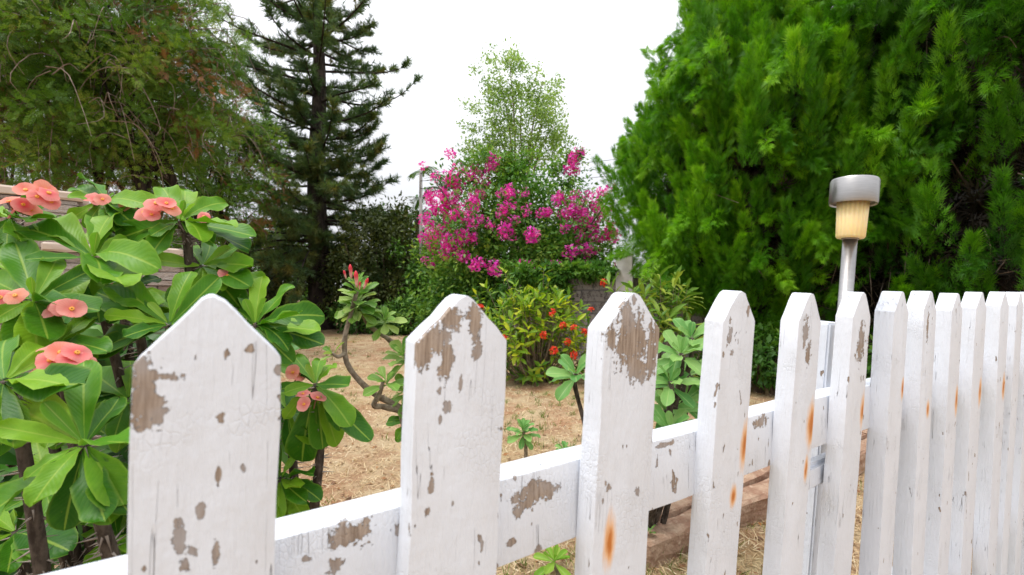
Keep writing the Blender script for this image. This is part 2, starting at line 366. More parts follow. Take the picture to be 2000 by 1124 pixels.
for i, (sc_, w, ap) in enumerate(pick):
    Z = lean(i); topz = CAMZ + (HZ - ap) / F * (FD * N + sc_ * U)[1]
    top = FD * N + sc_ * U + np.array([0, 0, topz])
    Hh = topz / Z[2]; O = top - Hh * Z
    X = nrmz(U - np.dot(U, Z) * Z); Y = np.cross(Z, X)
    pm = paint_mat('peeling_white_paint', [to_local(*p, O, X, Z, Y) for p in PATCH.get(i, [])], [to_local(p[0], p[1], p[2] * 1.1, p[3] * 1.1, O, X, Z, Y) for p in RUST.get(i, [])], i + 1, chips=1.35 if i < 5 else 0.4)
    me = board_mesh('picket', w, Hh, 0.046 + random.uniform(-0.003, 0.003), 0.0045 if i < 3 else 0.0065, T_P + (0 if i < 7 else 0.006), pm, i + 5)
    link('picket', me, fence, M4(O, np.stack([X, Y, Z], 1)))
# rails: drop below the picket tops measured in the photo
def rail(name, s0, s1, ztop, h, th, patches, seed, off=T_P + 0.003):
    Zb = np.array([0, 0, 1.0]); X = U; Y = N
    dz = (CAMZ - ztop)
    tiltoff = dz * math.tan(R(3.2))     # the fence leans, so lower down it stands further back
    O = (FD + off + tiltoff) * N + s0 * U + np.array([0, 0, ztop - h])
    pm = paint_mat('peeling_white_paint', [to_local(*p, O, X, Zb, Y) for p in patches], [], seed, chips=1.2)
    bm = bmesh.new(); L = s1 - s0; n = 40
    rs = np.random.default_rng(seed)
    rings = []
    for k in range(n + 1):
        x = L * k / n; j = 0.0012 * math.sin(x * 9 + seed); j2 = rs.normal(0, 0.0005)
        rings.append([bm.verts.new((x, y_, z_ + j + j2)) for y_, z_ in ((0, 0), (th, 0), (th, h), (0, h))])
    for k in range(n):
        for a in range(4): bm.faces.new((rings[k][a], rings[k][(a + 1) % 4], rings[k + 1][(a + 1) % 4], rings[k + 1][a]))
    bm.faces.new(rings[0]); bm.faces.new(rings[-1][::-1])
    bmesh.ops.recalc_face_normals(bm, faces=bm.faces)
    ed = [e for e in bm.edges if e.calc_face_angle(0) > 0.8]
    bmesh.ops.bevel(bm, geom=ed, offset=0.003, segments=2, affect='EDGES', profile=0.6)
    me = bpy.data.meshes.new(name); bm.to_mesh(me); bm.free(); me.materials.append(pm)
    me.polygons.foreach_set('use_smooth', np.ones(len(me.polygons), bool)); me.set_sharp_from_angle(angle=R(35))
    return link(name, me, fence, M4(O, np.stack([X, Y, Zb], 1)))
RP = [(1050, 962, 38, 22), (1030, 985, 20, 12), (690, 1045, 36, 24), (655, 1105, 18, 14), (1050, 1075, 7, 13), (1485, 826, 12, 10), (600, 1092, 10, 6), (1010, 1000, 12, 8), (1000, 1060, 8, 6), (1300, 868, 16, 4)]
rail('rail', -0.62, 3.3, CAMZ - 0.203, 0.094, 0.042, RP, 31)
rail('rail', -0.62, 3.3, CAMZ - 0.75, 0.094, 0.042, [], 32)
# square post behind the rail, and a short block nailed below the rail beside it
def wood_box(name, O, X, Y, Z, sx, sy, sz, seed, bev=0.004):
    bm = bmesh.new(); bmesh.ops.create_cube(bm, size=1.0)
    for v in bm.verts: v.co = Vector(((v.co.x + 0.5) * sx, (v.co.y + 0.5) * sy, (v.co.z + 0.5) * sz))
    bm.normal_update(); bmesh.ops.bevel(bm, geom=bm.edges[:], offset=bev, segments=2, affect='EDGES')
    me = bpy.data.meshes.new(name); bm.to_mesh(me); bm.free(); me.materials.append(paint_mat('peeling_white_paint', [], [], seed, False, 0.4))
    return link(name, me, fence, M4(O, np.stack([X, Y, Z], 1)))
Zl = nrmz(np.array([0, 0, 1.0]) + math.tan(R(2.0)) * U - math.tan(R(3.2)) * N); Xl = nrmz(U - np.dot(U, Zl) * Zl); Yl = np.cross(Zl, Xl)
po = T_P + 0.003 + 0.042 + 0.003
s_post = s_at(1611, po + 0.01)
ptop = (FD + po) * N + s_post * U + np.array([0, 0, CAMZ - (640 - HZ) / F * 0.86])
wood_box('post', ptop - (ptop[2] / Zl[2]) * Zl, Xl, Yl, Zl, 0.085, 0.085, ptop[2] / Zl[2], 41)
sb = s_at(1572, 0.06); wood_box('rail_block', (FD + T_P + 0.003 + 0.022) * N + sb * U + np.array([0, 0, CAMZ - 0.385]), U, N, np.array([0, 0, 1.0]), 0.135, 0.03, 0.05, 42, 0.008)

# ================================================================== GARDEN LAMP
M_steel, t, b, out = newmat('brushed_steel'); g = G(t); co = g.coord('Object')
n1 = g.noise(g.scale(co, (1, 1, 14)), 40, 3); g.put(b.inputs['Base Color'], g.mix(n1, c4((0.30, 0.295, 0.29)), c4((0.46, 0.45, 0.44)))); b.inputs['Metallic'].default_value = 1.0
g.put(b.inputs['Roughness'], g.math('MULTIPLY_ADD', g.noise(co, 60, 4), 0.25, 0.22))
M_dull = plain('grimy_steel', (0.30, 0.27, 0.24), 0.5, 0.7)
M_amber, t, b, out = newmat('amber_plastic'); g = G(t); g.put(b.inputs['Base Color'], g.mix(g.noise(g.coord('Object'), 30, 3), c4((0.80, 0.58, 0.24)), c4((0.86, 0.70, 0.37))))
b.inputs['Roughness'].default_value = 0.35; b.inputs['Subsurface Weight'].default_value = 0.5; b.inputs['Subsurface Radius'].default_value = (0.02, 0.012, 0.005); b.inputs['Subsurface Scale'].default_value = 0.6
def lathe(prof, seg=40, flute=None):
    A = Acc(); prof = np.array(prof); n = len(prof); a = np.arange(seg) / seg * 2 * np.pi
    rr = prof[:, 0][:, None] * np.ones(seg)[None]
    if flute: rr = rr * (1 + flute * np.cos(a * seg / 4)[None])
    V = np.stack([rr * np.cos(a), rr * np.sin(a), prof[:, 1][:, None] * np.ones(seg)[None]], -1)
    i = np.arange(n - 1)[:, None] * seg; j = np.arange(seg)[None]; j2 = (j + 1) % seg
    A.add(V.reshape(-1, 3), np.stack([i + j, i + j2, i + seg + j2, i + seg + j], -1).reshape(-1, 4))
    return A
LY = 0.97
base_l = P(1612, 640, LY); head = P(1664, 430, LY); ld = nrmz(P(1668, 372, LY) - P(1650, 600, LY))
lb = P(1650, 600, LY) - ld * ((P(1650, 600, LY)[2]) / ld[2])
lamp = empty('garden_lamp', lb, 'steel garden stake lamp with yellowed shade rising behind the picket fence', 'lamp')
Xl2 = nrmz(np.cross(np.array([0, 1.0, 0]), ld)); Rl = np.stack([Xl2, np.cross(ld, Xl2), ld], 1)
def along(z): return (z - lb[2]) / ld[2]
z_ped = along(P(0, 466, LY)[2]); z_cap0 = along(P(0, 398, LY)[2]); z_cap1 = along(P(0, 352, LY)[2])
ml = M4(lb, Rl)
link('pole', lathe([(0.0, 0), (0.0132, 0), (0.0132, z_ped + 0.004), (0.0, z_ped + 0.004)], 28).mesh('pole', M_steel, True), lamp, ml)
hh = z_cap0 - z_ped
link('lamp_shade', lathe([(0.0, z_ped), (0.0235, z_ped), (0.0252, z_ped + 0.004), (0.0278, z_cap0 + 0.004), (0.0, z_cap0 + 0.004)], 80, 0.03).mesh('lamp_shade', M_amber, True), lamp, ml)
capA = lathe([(0.0, z_cap0 + 0.005), (0.038, z_cap0 + 0.005), (0.038, z_cap0), (0.0418, z_cap0 - 0.002), (0.043, z_cap0 + 0.003), (0.043, z_cap1 - 0.004), (0.041, z_cap1), (0.0, z_cap1 + 0.001)], 56)
cm = capA.mesh('lamp_cap', M_steel, True); cm.set_sharp_from_angle(angle=R(30)); link('lamp_cap', cm, lamp, ml)
link('collar', lathe([(0.0, z_ped - 0.003), (0.0155, z_ped - 0.003), (0.0155, z_ped + 0.001), (0.0, z_ped + 0.001)], 28).mesh('collar', M_dull, True), lamp, ml)

# ================================================================== KERB STONES behind the fence
M_kerb, t, b, out = newmat('dusty_stone'); g = G(t); co = g.coord('Object'); n1 = g.noise(co, 9, 6, 0.7); n2 = g.noise(co, 45, 5)
col = g.mix(g.ramp(n1, 0.35, 0.65), c4((0.27, 0.15, 0.095)), c4((0.42, 0.29, 0.20))); col = g.mix(g.math('MULTIPLY', g.ramp(n2, 0.55, 0.75), 0.6), col, c4((0.58, 0.44, 0.33)))
g.put(b.inputs['Base Color'], col); b.inputs['Roughness'].default_value = 0.95; t.links.new(g.bump(g.math('ADD', n1, n2), 0.012), b.inputs['Normal'])
def rough_box(name, sx, sy, sz, mat, seed, bev=0.01, amp=0.006, cuts=3):
    rs = np.random.default_rng(seed); bm = bmesh.new(); bmesh.ops.create_cube(bm, size=1.0)
    for v in bm.verts: v.co = Vector((v.co.x * sx, v.co.y * sy, (v.co.z + 0.5) * sz))
    bmesh.ops.bevel(bm, geom=bm.edges[:], offset=bev, segments=1, affect='EDGES')
    if cuts: bmesh.ops.subdivide_edges(bm, edges=[e for e in bm.edges if e.calc_length() > 0.08], cuts=cuts, use_grid_fill=True)
    for v in bm.verts: v.co += Vector(rs.normal(0, amp, 3).tolist())
    me = bpy.data.meshes.new(name); bm.to_mesh(me); bm.free(); me.materials.append(mat); return me
kerb = empty('garden_kerb', 1.25 * N + 1.5 * U, 'dusty red stone kerb along the foot of the picket fence', 'kerb')
s = s_at(1235, 1.0)
k = 0
while s < 4.2:
    L = random.uniform(0.5, 0.7)
    for off, hgt, wd in ((1.36, 0.10, 0.12), (1.495, 0.12, 0.13)):
        p = off * N + (s + L / 2 + (0.2 if off > 1.4 else 0)) * U
        rz = random.uniform(-0.02, 0.02); X = nrmz(U + rz * N); Yv = np.array([-X[1], X[0], 0])
        link('kerb_stone', rough_box('kerb_stone', L - 0.015, wd, hgt + 0.05, M_kerb, k, 0.012, 0.004), kerb, M4(p + np.array([0, 0, -0.05]), np.stack([X, Yv, np.array([0, 0, 1.0])], 1))); k += 1
    s += L

# ================================================================== LEAF MESHES
def leaf_mesh(name, mat, prof, droop=0.12, fold=0.10, wave=0.03, nl=9, seed=0, twist=0.0):
    rs = np.random.default_rng(seed); ts = 1 - (1 - np.linspace(0, 1, nl)) ** 1.7; us = np.array([-1, -0.55, 0, 0.55, 1.0])
    tp, wp = zip(*prof); wv = np.interp(ts, tp, wp); ph = rs.uniform(0, 6.28, 2); fq = rs.uniform(5, 9)
    V = []; uv = []
    side = rs.normal(0, 0.03)
    for t_, w in zip(ts, wv):
        for u in us:
            zz = fold * abs(u) * w * 2 - droop * t_ ** 2 + droop * 0.35 * t_ + wave * abs(u) ** 2 * math.sin(fq * t_ * 2 + ph[0] + (1.7 if u > 0 else 0)) * min(1, t_ * 3)
            x = u * w + side * t_ ** 2
            a = twist * t_
            V.append((x * math.cos(a), t_ - 0.35 * droop * t_ * t_, zz + x * math.sin(a))); uv.append((u / 2 + 0.5, t_))
    n = len(us); Fq = [(i * n + j, i * n + j + 1, (i + 1) * n + j + 1, (i + 1) * n + j) for i in range(nl - 1) for j in range(n - 1)]
    me = bpy.data.meshes.new(name); me.from_pydata(V, [], Fq); me.materials.append(mat)
    l = me.uv_layers.new(name='UVMap')
    for lp in me.loops: l.data[lp.index].uv = uv[lp.vertex_index]
    me.polygons.foreach_set('use_smooth', np.ones(len(me.polygons), bool)); return me
EUP = [(0, 0.022), (0.12, 0.045), (0.3, 0.11), (0.5, 0.168), (0.68, 0.197), (0.82, 0.193), (0.90, 0.170), (0.95, 0.130), (0.98, 0.085), (1, 0.02)]
ELL = [(0, 0.012), (0.1, 0.06), (0.3, 0.15), (0.5, 0.185), (0.7, 0.165), (0.88, 0.085), (1, 0.004)]
OBO = [(0, 0.02), (0.15, 0.06), (0.4, 0.15), (0.65, 0.225), (0.82, 0.235), (0.93, 0.16), (1, 0.01)]
LAN = [(0, 0.01), (0.12, 0.05), (0.35, 0.105), (0.6, 0.11), (0.85, 0.055), (1, 0.003)]
M_euL = big_leaf_mat('crown_of_thorns_leaf', (0.022, 0.105, 0.006), (0.07, 0.215, 0.009), (0.19, 0.36, 0.018), (0.33, 0.46, 0.06), 0.20, 0.42)
M_euY = big_leaf_mat('young_leaf', (0.13, 0.30, 0.03), (0.20, 0.38, 0.04), (0.30, 0.44, 0.08), (0.42, 0.50, 0.12), 0.3)
M_euP = big_leaf_mat('pale_leaf', (0.08, 0.24, 0.055), (0.15, 0.33, 0.085), (0.24, 0.42, 0.12), (0.36, 0.50, 0.18), 0.25)
M_adL = big_leaf_mat('desert_rose_leaf', (0.09, 0.22, 0.035), (0.17, 0.33, 0.055), (0.31, 0.43, 0.12), (0.40, 0.48, 0.18), 0.28, 0.35, 9)
M_ixL = big_leaf_mat('ixora_leaf', (0.09, 0.22, 0.018), (0.26, 0.40, 0.022), (0.58, 0.60, 0.04), (0.42, 0.48, 0.08), 0.38, 0.35, 9)
M_maL = big_leaf_mat('shrub_leaf', (0.06, 0.17, 0.02), (0.15, 0.28, 0.035), (0.36, 0.42, 0.06), (0.32, 0.38, 0.10), 0.28, 0.35, 12)
LEAF_E = [leaf_mesh('leaf', M_euL, EUP, dr, 0.14, wv, 10, sd, tw) for sd, dr, wv, tw in ((1, 0.10, 0.025, 0.1), (2, 0.20, 0.035, -0.15), (3, 0.30, 0.03, 0.05), (4, 0.05, 0.03, 0.2), (5, 0.16, 0.05, -0.1), (6, 0.24, 0.045, 0.25), (21, 0.38, 0.06, -0.2), (22, -0.05, 0.05, 0.1), (23, 0.12, 0.07, 0.35), (24, 0.45, 0.04, -0.3))]
LEAF_Y = [leaf_mesh('leaf', M_euY, EUP, dr, 0.3, 0.02, 9, sd) for sd, dr in ((7, 0.05), (8, -0.06))]
LEAF_P = [leaf_mesh('leaf', M_euP, EUP, dr, 0.2, 0.03, 9, sd) for sd, dr in ((9, 0.1), (10, 0.22), (11, 0.16))]
LEAF_A = [leaf_mesh('leaf', M_adL, OBO, dr, 0.2, 0.02, 7, sd) for sd, dr in ((12, 0.1), (13, 0.22), (14, 0.02))]
LEAF_I = [leaf_mesh('leaf', M_ixL, ELL, dr, 0.2, 0.02, 6, sd) for sd, dr in ((15, 0.15), (16, 0.28), (17, 0.05))]
LEAF_M = [leaf_mesh('leaf', M_maL, LAN, dr, 0.2, 0.03, 7, sd) for sd, dr in ((18, 0.25), (19, 0.4), (20, 0.12))]
M_stem = bark_mat('thorny_bark', (0.035, 0.026, 0.02), (0.12, 0.095, 0.075), 60, (1, 1, 0.4), 0.003)
M_thorn = plain('thorn', (0.30, 0.25, 0.21), 0.6)
M_greystem = bark_mat('grey_bark', (0.16, 0.12, 0.085), (0.33, 0.27, 0.20), 40, (1, 1, 1), 0.003)

def put_leaf(meshes, parent, c, tip, up, wid=1.0, name='leaf'):
    v = np.asarray(tip) - np.asarray(c); L = np.linalg.norm(v)
    Rm = frames(v[None], np.asarray(up)[None])[0]
    return link(name, random.choice(meshes), parent, M4(c, Rm, (L * wid, L, L)))
def thorny_stem(parent, pts, r0, r1, thorns=120, tl=0.018, name='stem'):
    c = spline(pts, 14); A = Acc(); n = len(c); rad = np.linspace(r0, r1, n) * (1 + 0.10 * rng.normal(size=n))
    A.tube(c, rad, 8)
    if thorns:
        tt = rng.random(thorns) * (n - 1.01); i = tt.astype(int); f = (tt - i)[:, None]
        p = c[i] * (1 - f) + c[i + 1] * f; ax_ = nrmz(c[i + 1] - c[i]); dv = nrmz(np.cross(ax_, rdirs(thorns)) + 0.25 * rng.normal(size=(thorns, 3)))
        T = np.array([[-0.07, 0, -0.04], [0.07, 0, -0.04], [0, 0, 0.08], [0, 1, 0]]); Fc = [(0, 1, 3), (1, 2, 3), (2, 0, 3)]
        A.scatter(T, Fc, p + dv * rad[i][:, None] * 0.8, frames(dv, rdirs(thorns)), tl * rng.uniform(0.5, 1.2, thorns), mi=1)
    me = A.mesh(name, [M_stem, M_thorn], True)
    return link(name, me, parent)
M_bract, t, b, out = newmat('salmon_bract'); g = G(t)
rnd = g.n('ShaderNodeObjectInfo').outputs['Random']; r = g.n('ShaderNodeValToRGB'); e = r.color_ramp.elements; e.new(0.5)
e[0].position = 0; e[0].color = c4((0.72, 0.11, 0.13)); e[1].position = 0.5; e[1].color = c4((0.80, 0.24, 0.22)); e[2].position = 1; e[2].color = c4((0.84, 0.32, 0.19)); t.links.new(rnd, r.inputs[0])
co = g.coord('Object'); n1 = g.noise(co, 2.5, 3); rad_ = g.vmath('LENGTH', g.scale(co, (1, 1, 0)))
colr = g.mix(g.math('MULTIPLY', g.ramp(rad_, 0.12, 0.5), g.math('MULTIPLY_ADD', n1, 0.7, 0.08)), r.outputs[0], c4((0.90, 0.50, 0.42)))
at_ = g.n('ShaderNodeTexGradient', gradient_type='RADIAL'); t.links.new(co, at_.inputs[0]); vn = g.math('SINE', g.math('MULTIPLY', at_.outputs['Fac'], 160.0)); colr = g.mix(g.math('MULTIPLY', g.ramp(vn, 0.2, 1.0), 0.16), colr, c4((0.70, 0.12, 0.12)))
leaf_shader(t, b, out, colr, g, 0.38, 0.7, (1.15, 0.85, 0.8))
M_eye = plain('flower_eye', (0.75, 0.30, 0.03), 0.5); M_pedi = plain('flower_stalk', (0.20, 0.10, 0.05), 0.6)
def flower_mesh(seed):
    rs = np.random.default_rng(seed); A = Acc(); nr, na = 4, 15
    for sgn in (1, -1):
        V = []; 
        for i in range(nr):
            for j in range(na):
                a = (j / (na - 1) - 0.5) * math.pi * 1.32; rad = (i / (nr - 1))
                rr = rad * (0.50 + 0.06 * math.cos(2 * a) + 0.015 * math.sin(7 * a + seed) - 0.05 * math.exp(-(a * 6) ** 2))
                x = rr * math.cos(a) * 0.98 + 0.04; y = rr * math.sin(a) * 1.05
                V.append((sgn * x, y * sgn, 0.08 * rad ** 2 - 0.10 * rad ** 4 + 0.035 * math.sin(a * 4 + seed * 1.7) * rad ** 2 + 0.10 * (seed % 3 - 0.6) * rad ** 2 + (0.014 if sgn > 0 else 0)))
        Fq = [(i * na + j, i * na + j + 1, (i + 1) * na + j + 1, (i + 1) * na + j) for i in range(nr - 1) for j in range(na - 1)]
        A.add(V, Fq)
    a = np.arange(8) / 8 * 2 * np.pi
    for r0, z0, r1, z1 in ((0.11, 0.02, 0.10, 0.09), (0.10, 0.09, 0.03, 0.10)):
        V = [(r0 * math.cos(q), r0 * math.sin(q), z0) for q in a] + [(r1 * math.cos(q), r1 * math.sin(q), z1) for q in a]
        A.add(V, [(i, (i + 1) % 8, 8 + (i + 1) % 8, 8 + i) for i in range(8)], 0.5, 1)
    A.tube(np.array([[0, 0, 0.02], [0.05, 0.02, -0.3], [0.0, 0, -0.75]]), 0.045, 5, mi=2)
    return A.mesh('flower', [M_bract, M_eye, M_pedi], True)
FLW = [flower_mesh(k) for k in range(4)]

# ================================================================== CROWN OF THORNS BUSH (left, just behind the fence)
bush = empty('crown_of_thorns_bush', (-0.95, 0.95, 0.0), 'large crown of thorns bush with salmon flowers and broad glossy leaves behind the fence', 'bush')
ROS = [ # centre px, py, depth, nominal leaf length, [leaf tips px]
 ((165, 868), 0.62, 0.135, [(43, 801), (0, 832), (4, 991), (119, 1038), (232, 964), (250, 858), (160, 715), (228, 790), (226, 992), (40, 925), (95, 795, 1)]),
 ((8, 745), 0.66, 0.12, [(0, 640), (88, 655), (152, 757), (-60, 700), (-70, 790), (30, 860), (-10, 880)]),
 ((66, 586), 0.82, 0.125, [(-5, 553), (39, 490), (178, 525), (-10, 616), (118, 583), (70, 640), (120, 500), (20, 660), (62, 545, 1)]),
 ((181, 503), 0.92, 0.15, [(85, 411), (207, 405), (60, 505), (231, 472), (262, 455), (205, 518), (126, 572), (238, 545), (38, 425), (175, 600), (190, 458, 1)]),
 ((352, 432), 1.0, 0.135, [(363, 362), (436, 378), (487, 456), (403, 466), (298, 455), (226, 460), (226, 514), (290, 488), (474, 478), (360, 395, 1), (378, 400, 1), (400, 440)]),
 ((395, 520), 1.02, 0.13, [(446, 488, 1), (472, 478), (364, 470), (283, 505), (505, 545), (470, 590), (340, 590), (420, 470), (430, 560)]),
 ((331, 635), 0.86, 0.135, [(196, 575), (227, 545), (366, 523), (424, 548), (195, 680), (145, 690), (293, 594, 1), (250, 650), (400, 640), (330, 700), (210, 610)]),
 ((498, 635), 0.93, 0.125, [(512, 535), (567, 558), (622, 598), (614, 642), (627, 662), (446, 590), (480, 588, 1), (560, 700), (520, 590, 1), (440, 690), (575, 620)]),
 ((616, 752), 1.0, 0.13, [(575, 693), (623, 688), (645, 708), (670, 750), (710, 853), (581, 912), (658, 862), (632, 868), (549, 818), (600, 715, 1), (560, 760)]),
 ((548, 935), 1.02, 0.12, [(582, 955), (623, 962), (588, 1014), (560, 1020), (600, 920), (540, 1010), (500, 960), (575, 890)]),
 ((20, 425), 0.95, 0.10, [(0, 412), (48, 426), (84, 370), (36, 470), (-20, 470), (-40, 400), (10, 480)]),
 ((206, 392), 1.06, 0.115, [(158, 374), (229, 404), (303, 390), (221, 380, 1), (130, 425), (166, 436), (250, 430), (222, 450)]),
 ((108, 675), 0.80, 0.115, [(66, 642), (136, 620), (180, 608), (40, 690), (170, 700), (110, 745), (190, 665)]),
 ((255, 560), 1.0, 0.13, [(190, 560), (245, 500), (310, 540), (300, 600), (215, 620), (270, 630)]),
 ((560, 800), 1.06, 0.12, [(530, 750), (570, 870), (610, 840), (520, 860), (590, 790), (500, 800)]),
 # deeper, mostly hidden heads
 ((250, 780), 0.95, 0.135, [(200, 740), (260, 690), (310, 760), (300, 840), (220, 850), (190, 800), (240, 870)]),
 ((400, 780), 1.0, 0.13, [(340, 740), (420, 700), (470, 770), (440, 850), (370, 850), (330, 800)]),
 ((90, 960), 0.95, 0.13, [(30, 930), (130, 930), (150, 990), (60, 1030), (10, 990), (110, 1040)]),
 ((30, 1040), 0.90, 0.13, [(-40, 1010), (80, 1010), (70, 1080), (0, 1100), (-50, 1070)]),
 ((230, 1050), 1.0, 0.13, [(170, 1020), (260, 990), (290, 1060), (240, 1110), (180, 1090)]),
 ((470, 880), 1.05, 0.13, [(420, 840), (500, 830), (530, 900), (480, 950), (420, 930)]),
 ((20, 530), 1.10, 0.12, [(-30, 500), (60, 540), (30, 600), (-20, 590), (10, 470)]),
 ((130, 800), 1.0, 0.13, [(80, 770), (170, 780), (190, 840), (110, 870), (70, 840), (140, 720)]),
 ((420, 620), 1.12, 0.13, [(380, 570), (460, 580), (480, 660), (400, 690), (360, 640)]),
]
heads = []
for k, ((cx, cy), dp, L0, tips) in enumerate(ROS):
    c = P(cx, cy, dp); heads.append(c)
    # stem from the foot of the bush up to the leaf head
    foot = np.array([c[0] * 0.75 - 0.22 + random.uniform(-0.12, 0.12), dp * 0.8 + 0.50 + random.uniform(-0.15, 0.15), 0.0])
    mid = c * 0.6 + foot * 0.4 + np.array([random.uniform(-0.04, 0.04), 0.03, -0.05])
    st = thorny_stem(bush, [foot, mid * [1, 1, 0.62] + [0, 0, 0], np.array([c[0], c[1] + 0.03, c[2] - 0.13]), c], 0.0125, 0.008, 230, 0.026)
    extra = [(cx + L0 * F / dp * rng.uniform(0.5, 0.85) * math.cos(q), cy - L0 * F / dp * rng.uniform(0.5, 0.85) * math.sin(q)) for q in rng.uniform(0, 6.28, 4)]
    for tp in tips + extra:
        px, py = tp[0], tp[1]; young = len(tp) > 2
        t0 = P(px, py, dp); l = np.linalg.norm(t0 - c); Ln = L0 * (0.62 if young else 1.0)
        dz = math.sqrt(max(Ln * Ln - l * l, 0)) * 0.85
        up_leaf = (cy - py) > 0.35 * abs(px - cx)
        sgn = (1 if up_leaf else -1) if not young else -0.3
        y2 = dp + sgn * dz * random.uniform(0.55, 1.0)
        t1 = P(px, py, y2); t1 = c + (t1 - c) * 1.10
        view = nrmz(np.array([0, 0, CAMZ]) - c)
        outw = nrmz(t1 - c)
        ax_ = nrmz(np.array([0, 0, 1.0]) + 0.75 * view)           # the head's axis tips towards the light
        upv = ax_ - np.dot(ax_, outw) * outw + 0.35 * view + 0.22 * rng.normal(size=3)
        put_leaf(LEAF_Y if young else LEAF_E, st, c + outw * 0.006, t1, upv, random.uniform(0.78, 1.02) * (0.9 if young else 1.0))
# darker filler leaves low down, deep in the bush
fill = Acc(); T = leaf_mesh('leaf', M_euL, EUP, 0.2, 0.14, 0.03, 6, 40); TV = np.array([v.co[:] for v in T.vertices]); TF = np.array([p.vertices[:] for p in T.polygons]); bpy.data.meshes.remove(T)
for k in range(64):
    px = rng.uniform(-180, 560); dp = rng.uniform(1.08, 1.7); py = rng.uniform(640, 1130)
    c = P(px, py, dp); n_ = 13; a = np.arange(n_) * 2.4 + rng.uniform(0, 6); ps = np.radians(np.linspace(30, 110, n_)); axv = nrmz(np.array([rng.normal() * 0.3, -0.6, 0.8])); x = nrmz(np.cross(axv, [0.3, 0.9, 0.1])); y = np.cross(axv, x)
    dv = np.cos(ps)[:, None] * axv + np.sin(ps)[:, None] * (np.cos(a)[:, None] * x + np.sin(a)[:, None] * y); fill.scatter(TV, TF, np.repeat(c[None], n_, 0), frames(dv, axv + 0.2 * rng.normal(size=(n_, 3))), rng.uniform(0.11, 0.15, n_))
M_euF = foliage_mat('crown_of_thorns_foliage', [(0, (0.02, 0.09, 0.007)), (0.6, (0.05, 0.17, 0.010)), (1, (0.11, 0.26, 0.02))], 0.15, 0.45)
link('foliage', fill.mesh('foliage', M_euF, True), bush, kind='stuff')
# flowers
FLC = [((45, 398), 0.90, [(18, 395), (45, 400), (72, 385), (88, 372), (50, 372), (100, 395), (60, 410), (28, 408), (95, 378)], 0.036),
 ((310, 410), 0.96, [(282, 416), (300, 410), (318, 402), (336, 408), (305, 398), (325, 398), (296, 420)], 0.036),
 ((118, 705), 0.70, [(72, 728), (98, 705), (118, 690), (142, 702), (165, 715), (120, 735), (150, 690), (100, 688)], 0.036),
 ((118, 605), 0.76, [(100, 606), (124, 600), (112, 596), (140, 604)], 0.033), ((12, 582), 0.78, [(0, 582), (18, 585), (30, 578)], 0.033),
 ((436, 537), 0.96, [(430, 536), (444, 540)], 0.036), ((602, 784), 0.94, [(592, 770), (594, 790), (620, 778)], 0.032), ((575, 728), 1.0, [(572, 728), (580, 735)], 0.032),
 ((193, 388), 1.02, [(188, 392), (200, 390), (178, 388)], 0.030), ((240, 401), 1.04, [(238, 401), (250, 402)], 0.033), ((225, 563), 0.96, [(225, 564)], 0.034), ((398, 424), 1.0, [(398, 424)], 0.03)]
for (c0, dp, pts, sz) in FLC:
    c = P(c0[0], c0[1] + 12, dp + 0.02); view = nrmz(np.array([0, 0, CAMZ]) - c)
    for (px, py) in pts:
        p = P(px, py, dp + random.uniform(-0.02, 0.02)); 
        nv = nrmz(0.5 * view + np.array([0, 0, 0.75]) + 0.9 * nrmz(p - c) * [1, 1, 0.4] + 0.25 * rng.normal(size=3)); 
        Rm = frames(rdirs(1), nv[None])[0]; zx = nv; x = nrmz(np.cross(Rm[:, 1], zx)); y = np.cross(zx, x)
        link('flower', random.choice(FLW), bush, M4(p, np.stack([x, y, zx], 1), sz * random.uniform(0.82, 1.08)))

def head_leaves(meshes, parent, c, axis, n, L, lo=15, hi=100, spread=0.0, wid=1.0, back=None):
    """n leaves round an axis, opening from the young centre to the old outside; spread = length of leafy stem"""
    axis = nrmz(np.asarray(axis, float)); x = nrmz(np.cross(axis, [0.3, 0.9, 0.1])); y = np.cross(axis, x); ph = random.uniform(0, 6)
    for k in range(n):
        f = (k + 0.5) / n; a = ph + k * 2.39996 + random.uniform(-0.2, 0.2); ps = R(lo + (hi - lo) * f ** 0.8 + random.uniform(-9, 9))
        dv = math.cos(ps) * axis + math.sin(ps) * (math.cos(a) * x + math.sin(a) * y)
        upv = axis - np.dot(axis, dv) * dv + 0.15 * rng.normal(size=3)
        l = L * (0.55 + 0.5 * min(1, f * 2)) * random.uniform(0.85, 1.15); c2 = np.asarray(c) - axis * spread * f
        put_leaf(meshes, parent, c2, c2 + dv * l, upv, wid * random.uniform(0.9, 1.1))

# second crown of thorns, paler, behind the middle pickets
bush2 = empty('crown_of_thorns_bush', P(1250, 572, 2.0) * [1, 1, 0], 'pale green leafy crown of thorns bush seen between middle pickets', 'bush')
for (px, py, dp) in ((1330, 690, 1.9), (1310, 745, 1.85), (1350, 660, 2.0), (1300, 800, 1.95), (1335, 780, 2.05), (1345, 730, 2.1), (1125, 730, 2.1), (1215, 740, 2.1), (1260, 700, 2.2), (1240, 800, 2.1), (1310, 840, 1.8)):
    c = P(px, py, dp); foot = P(1255 + random.uniform(-30, 30), 572, 2.1) * [1, 1, 0]
    st = thorny_stem(bush2, [foot, (foot + c) / 2 + [0, 0, -0.1], c - [0, 0, 0.08], c], 0.015, 0.009, 60)
    head_leaves(LEAF_P, st, c, (0.1 * random.uniform(-1, 1) - 0.1, -0.5, 0.8), 11, 0.135, 20, 105, 0.03)

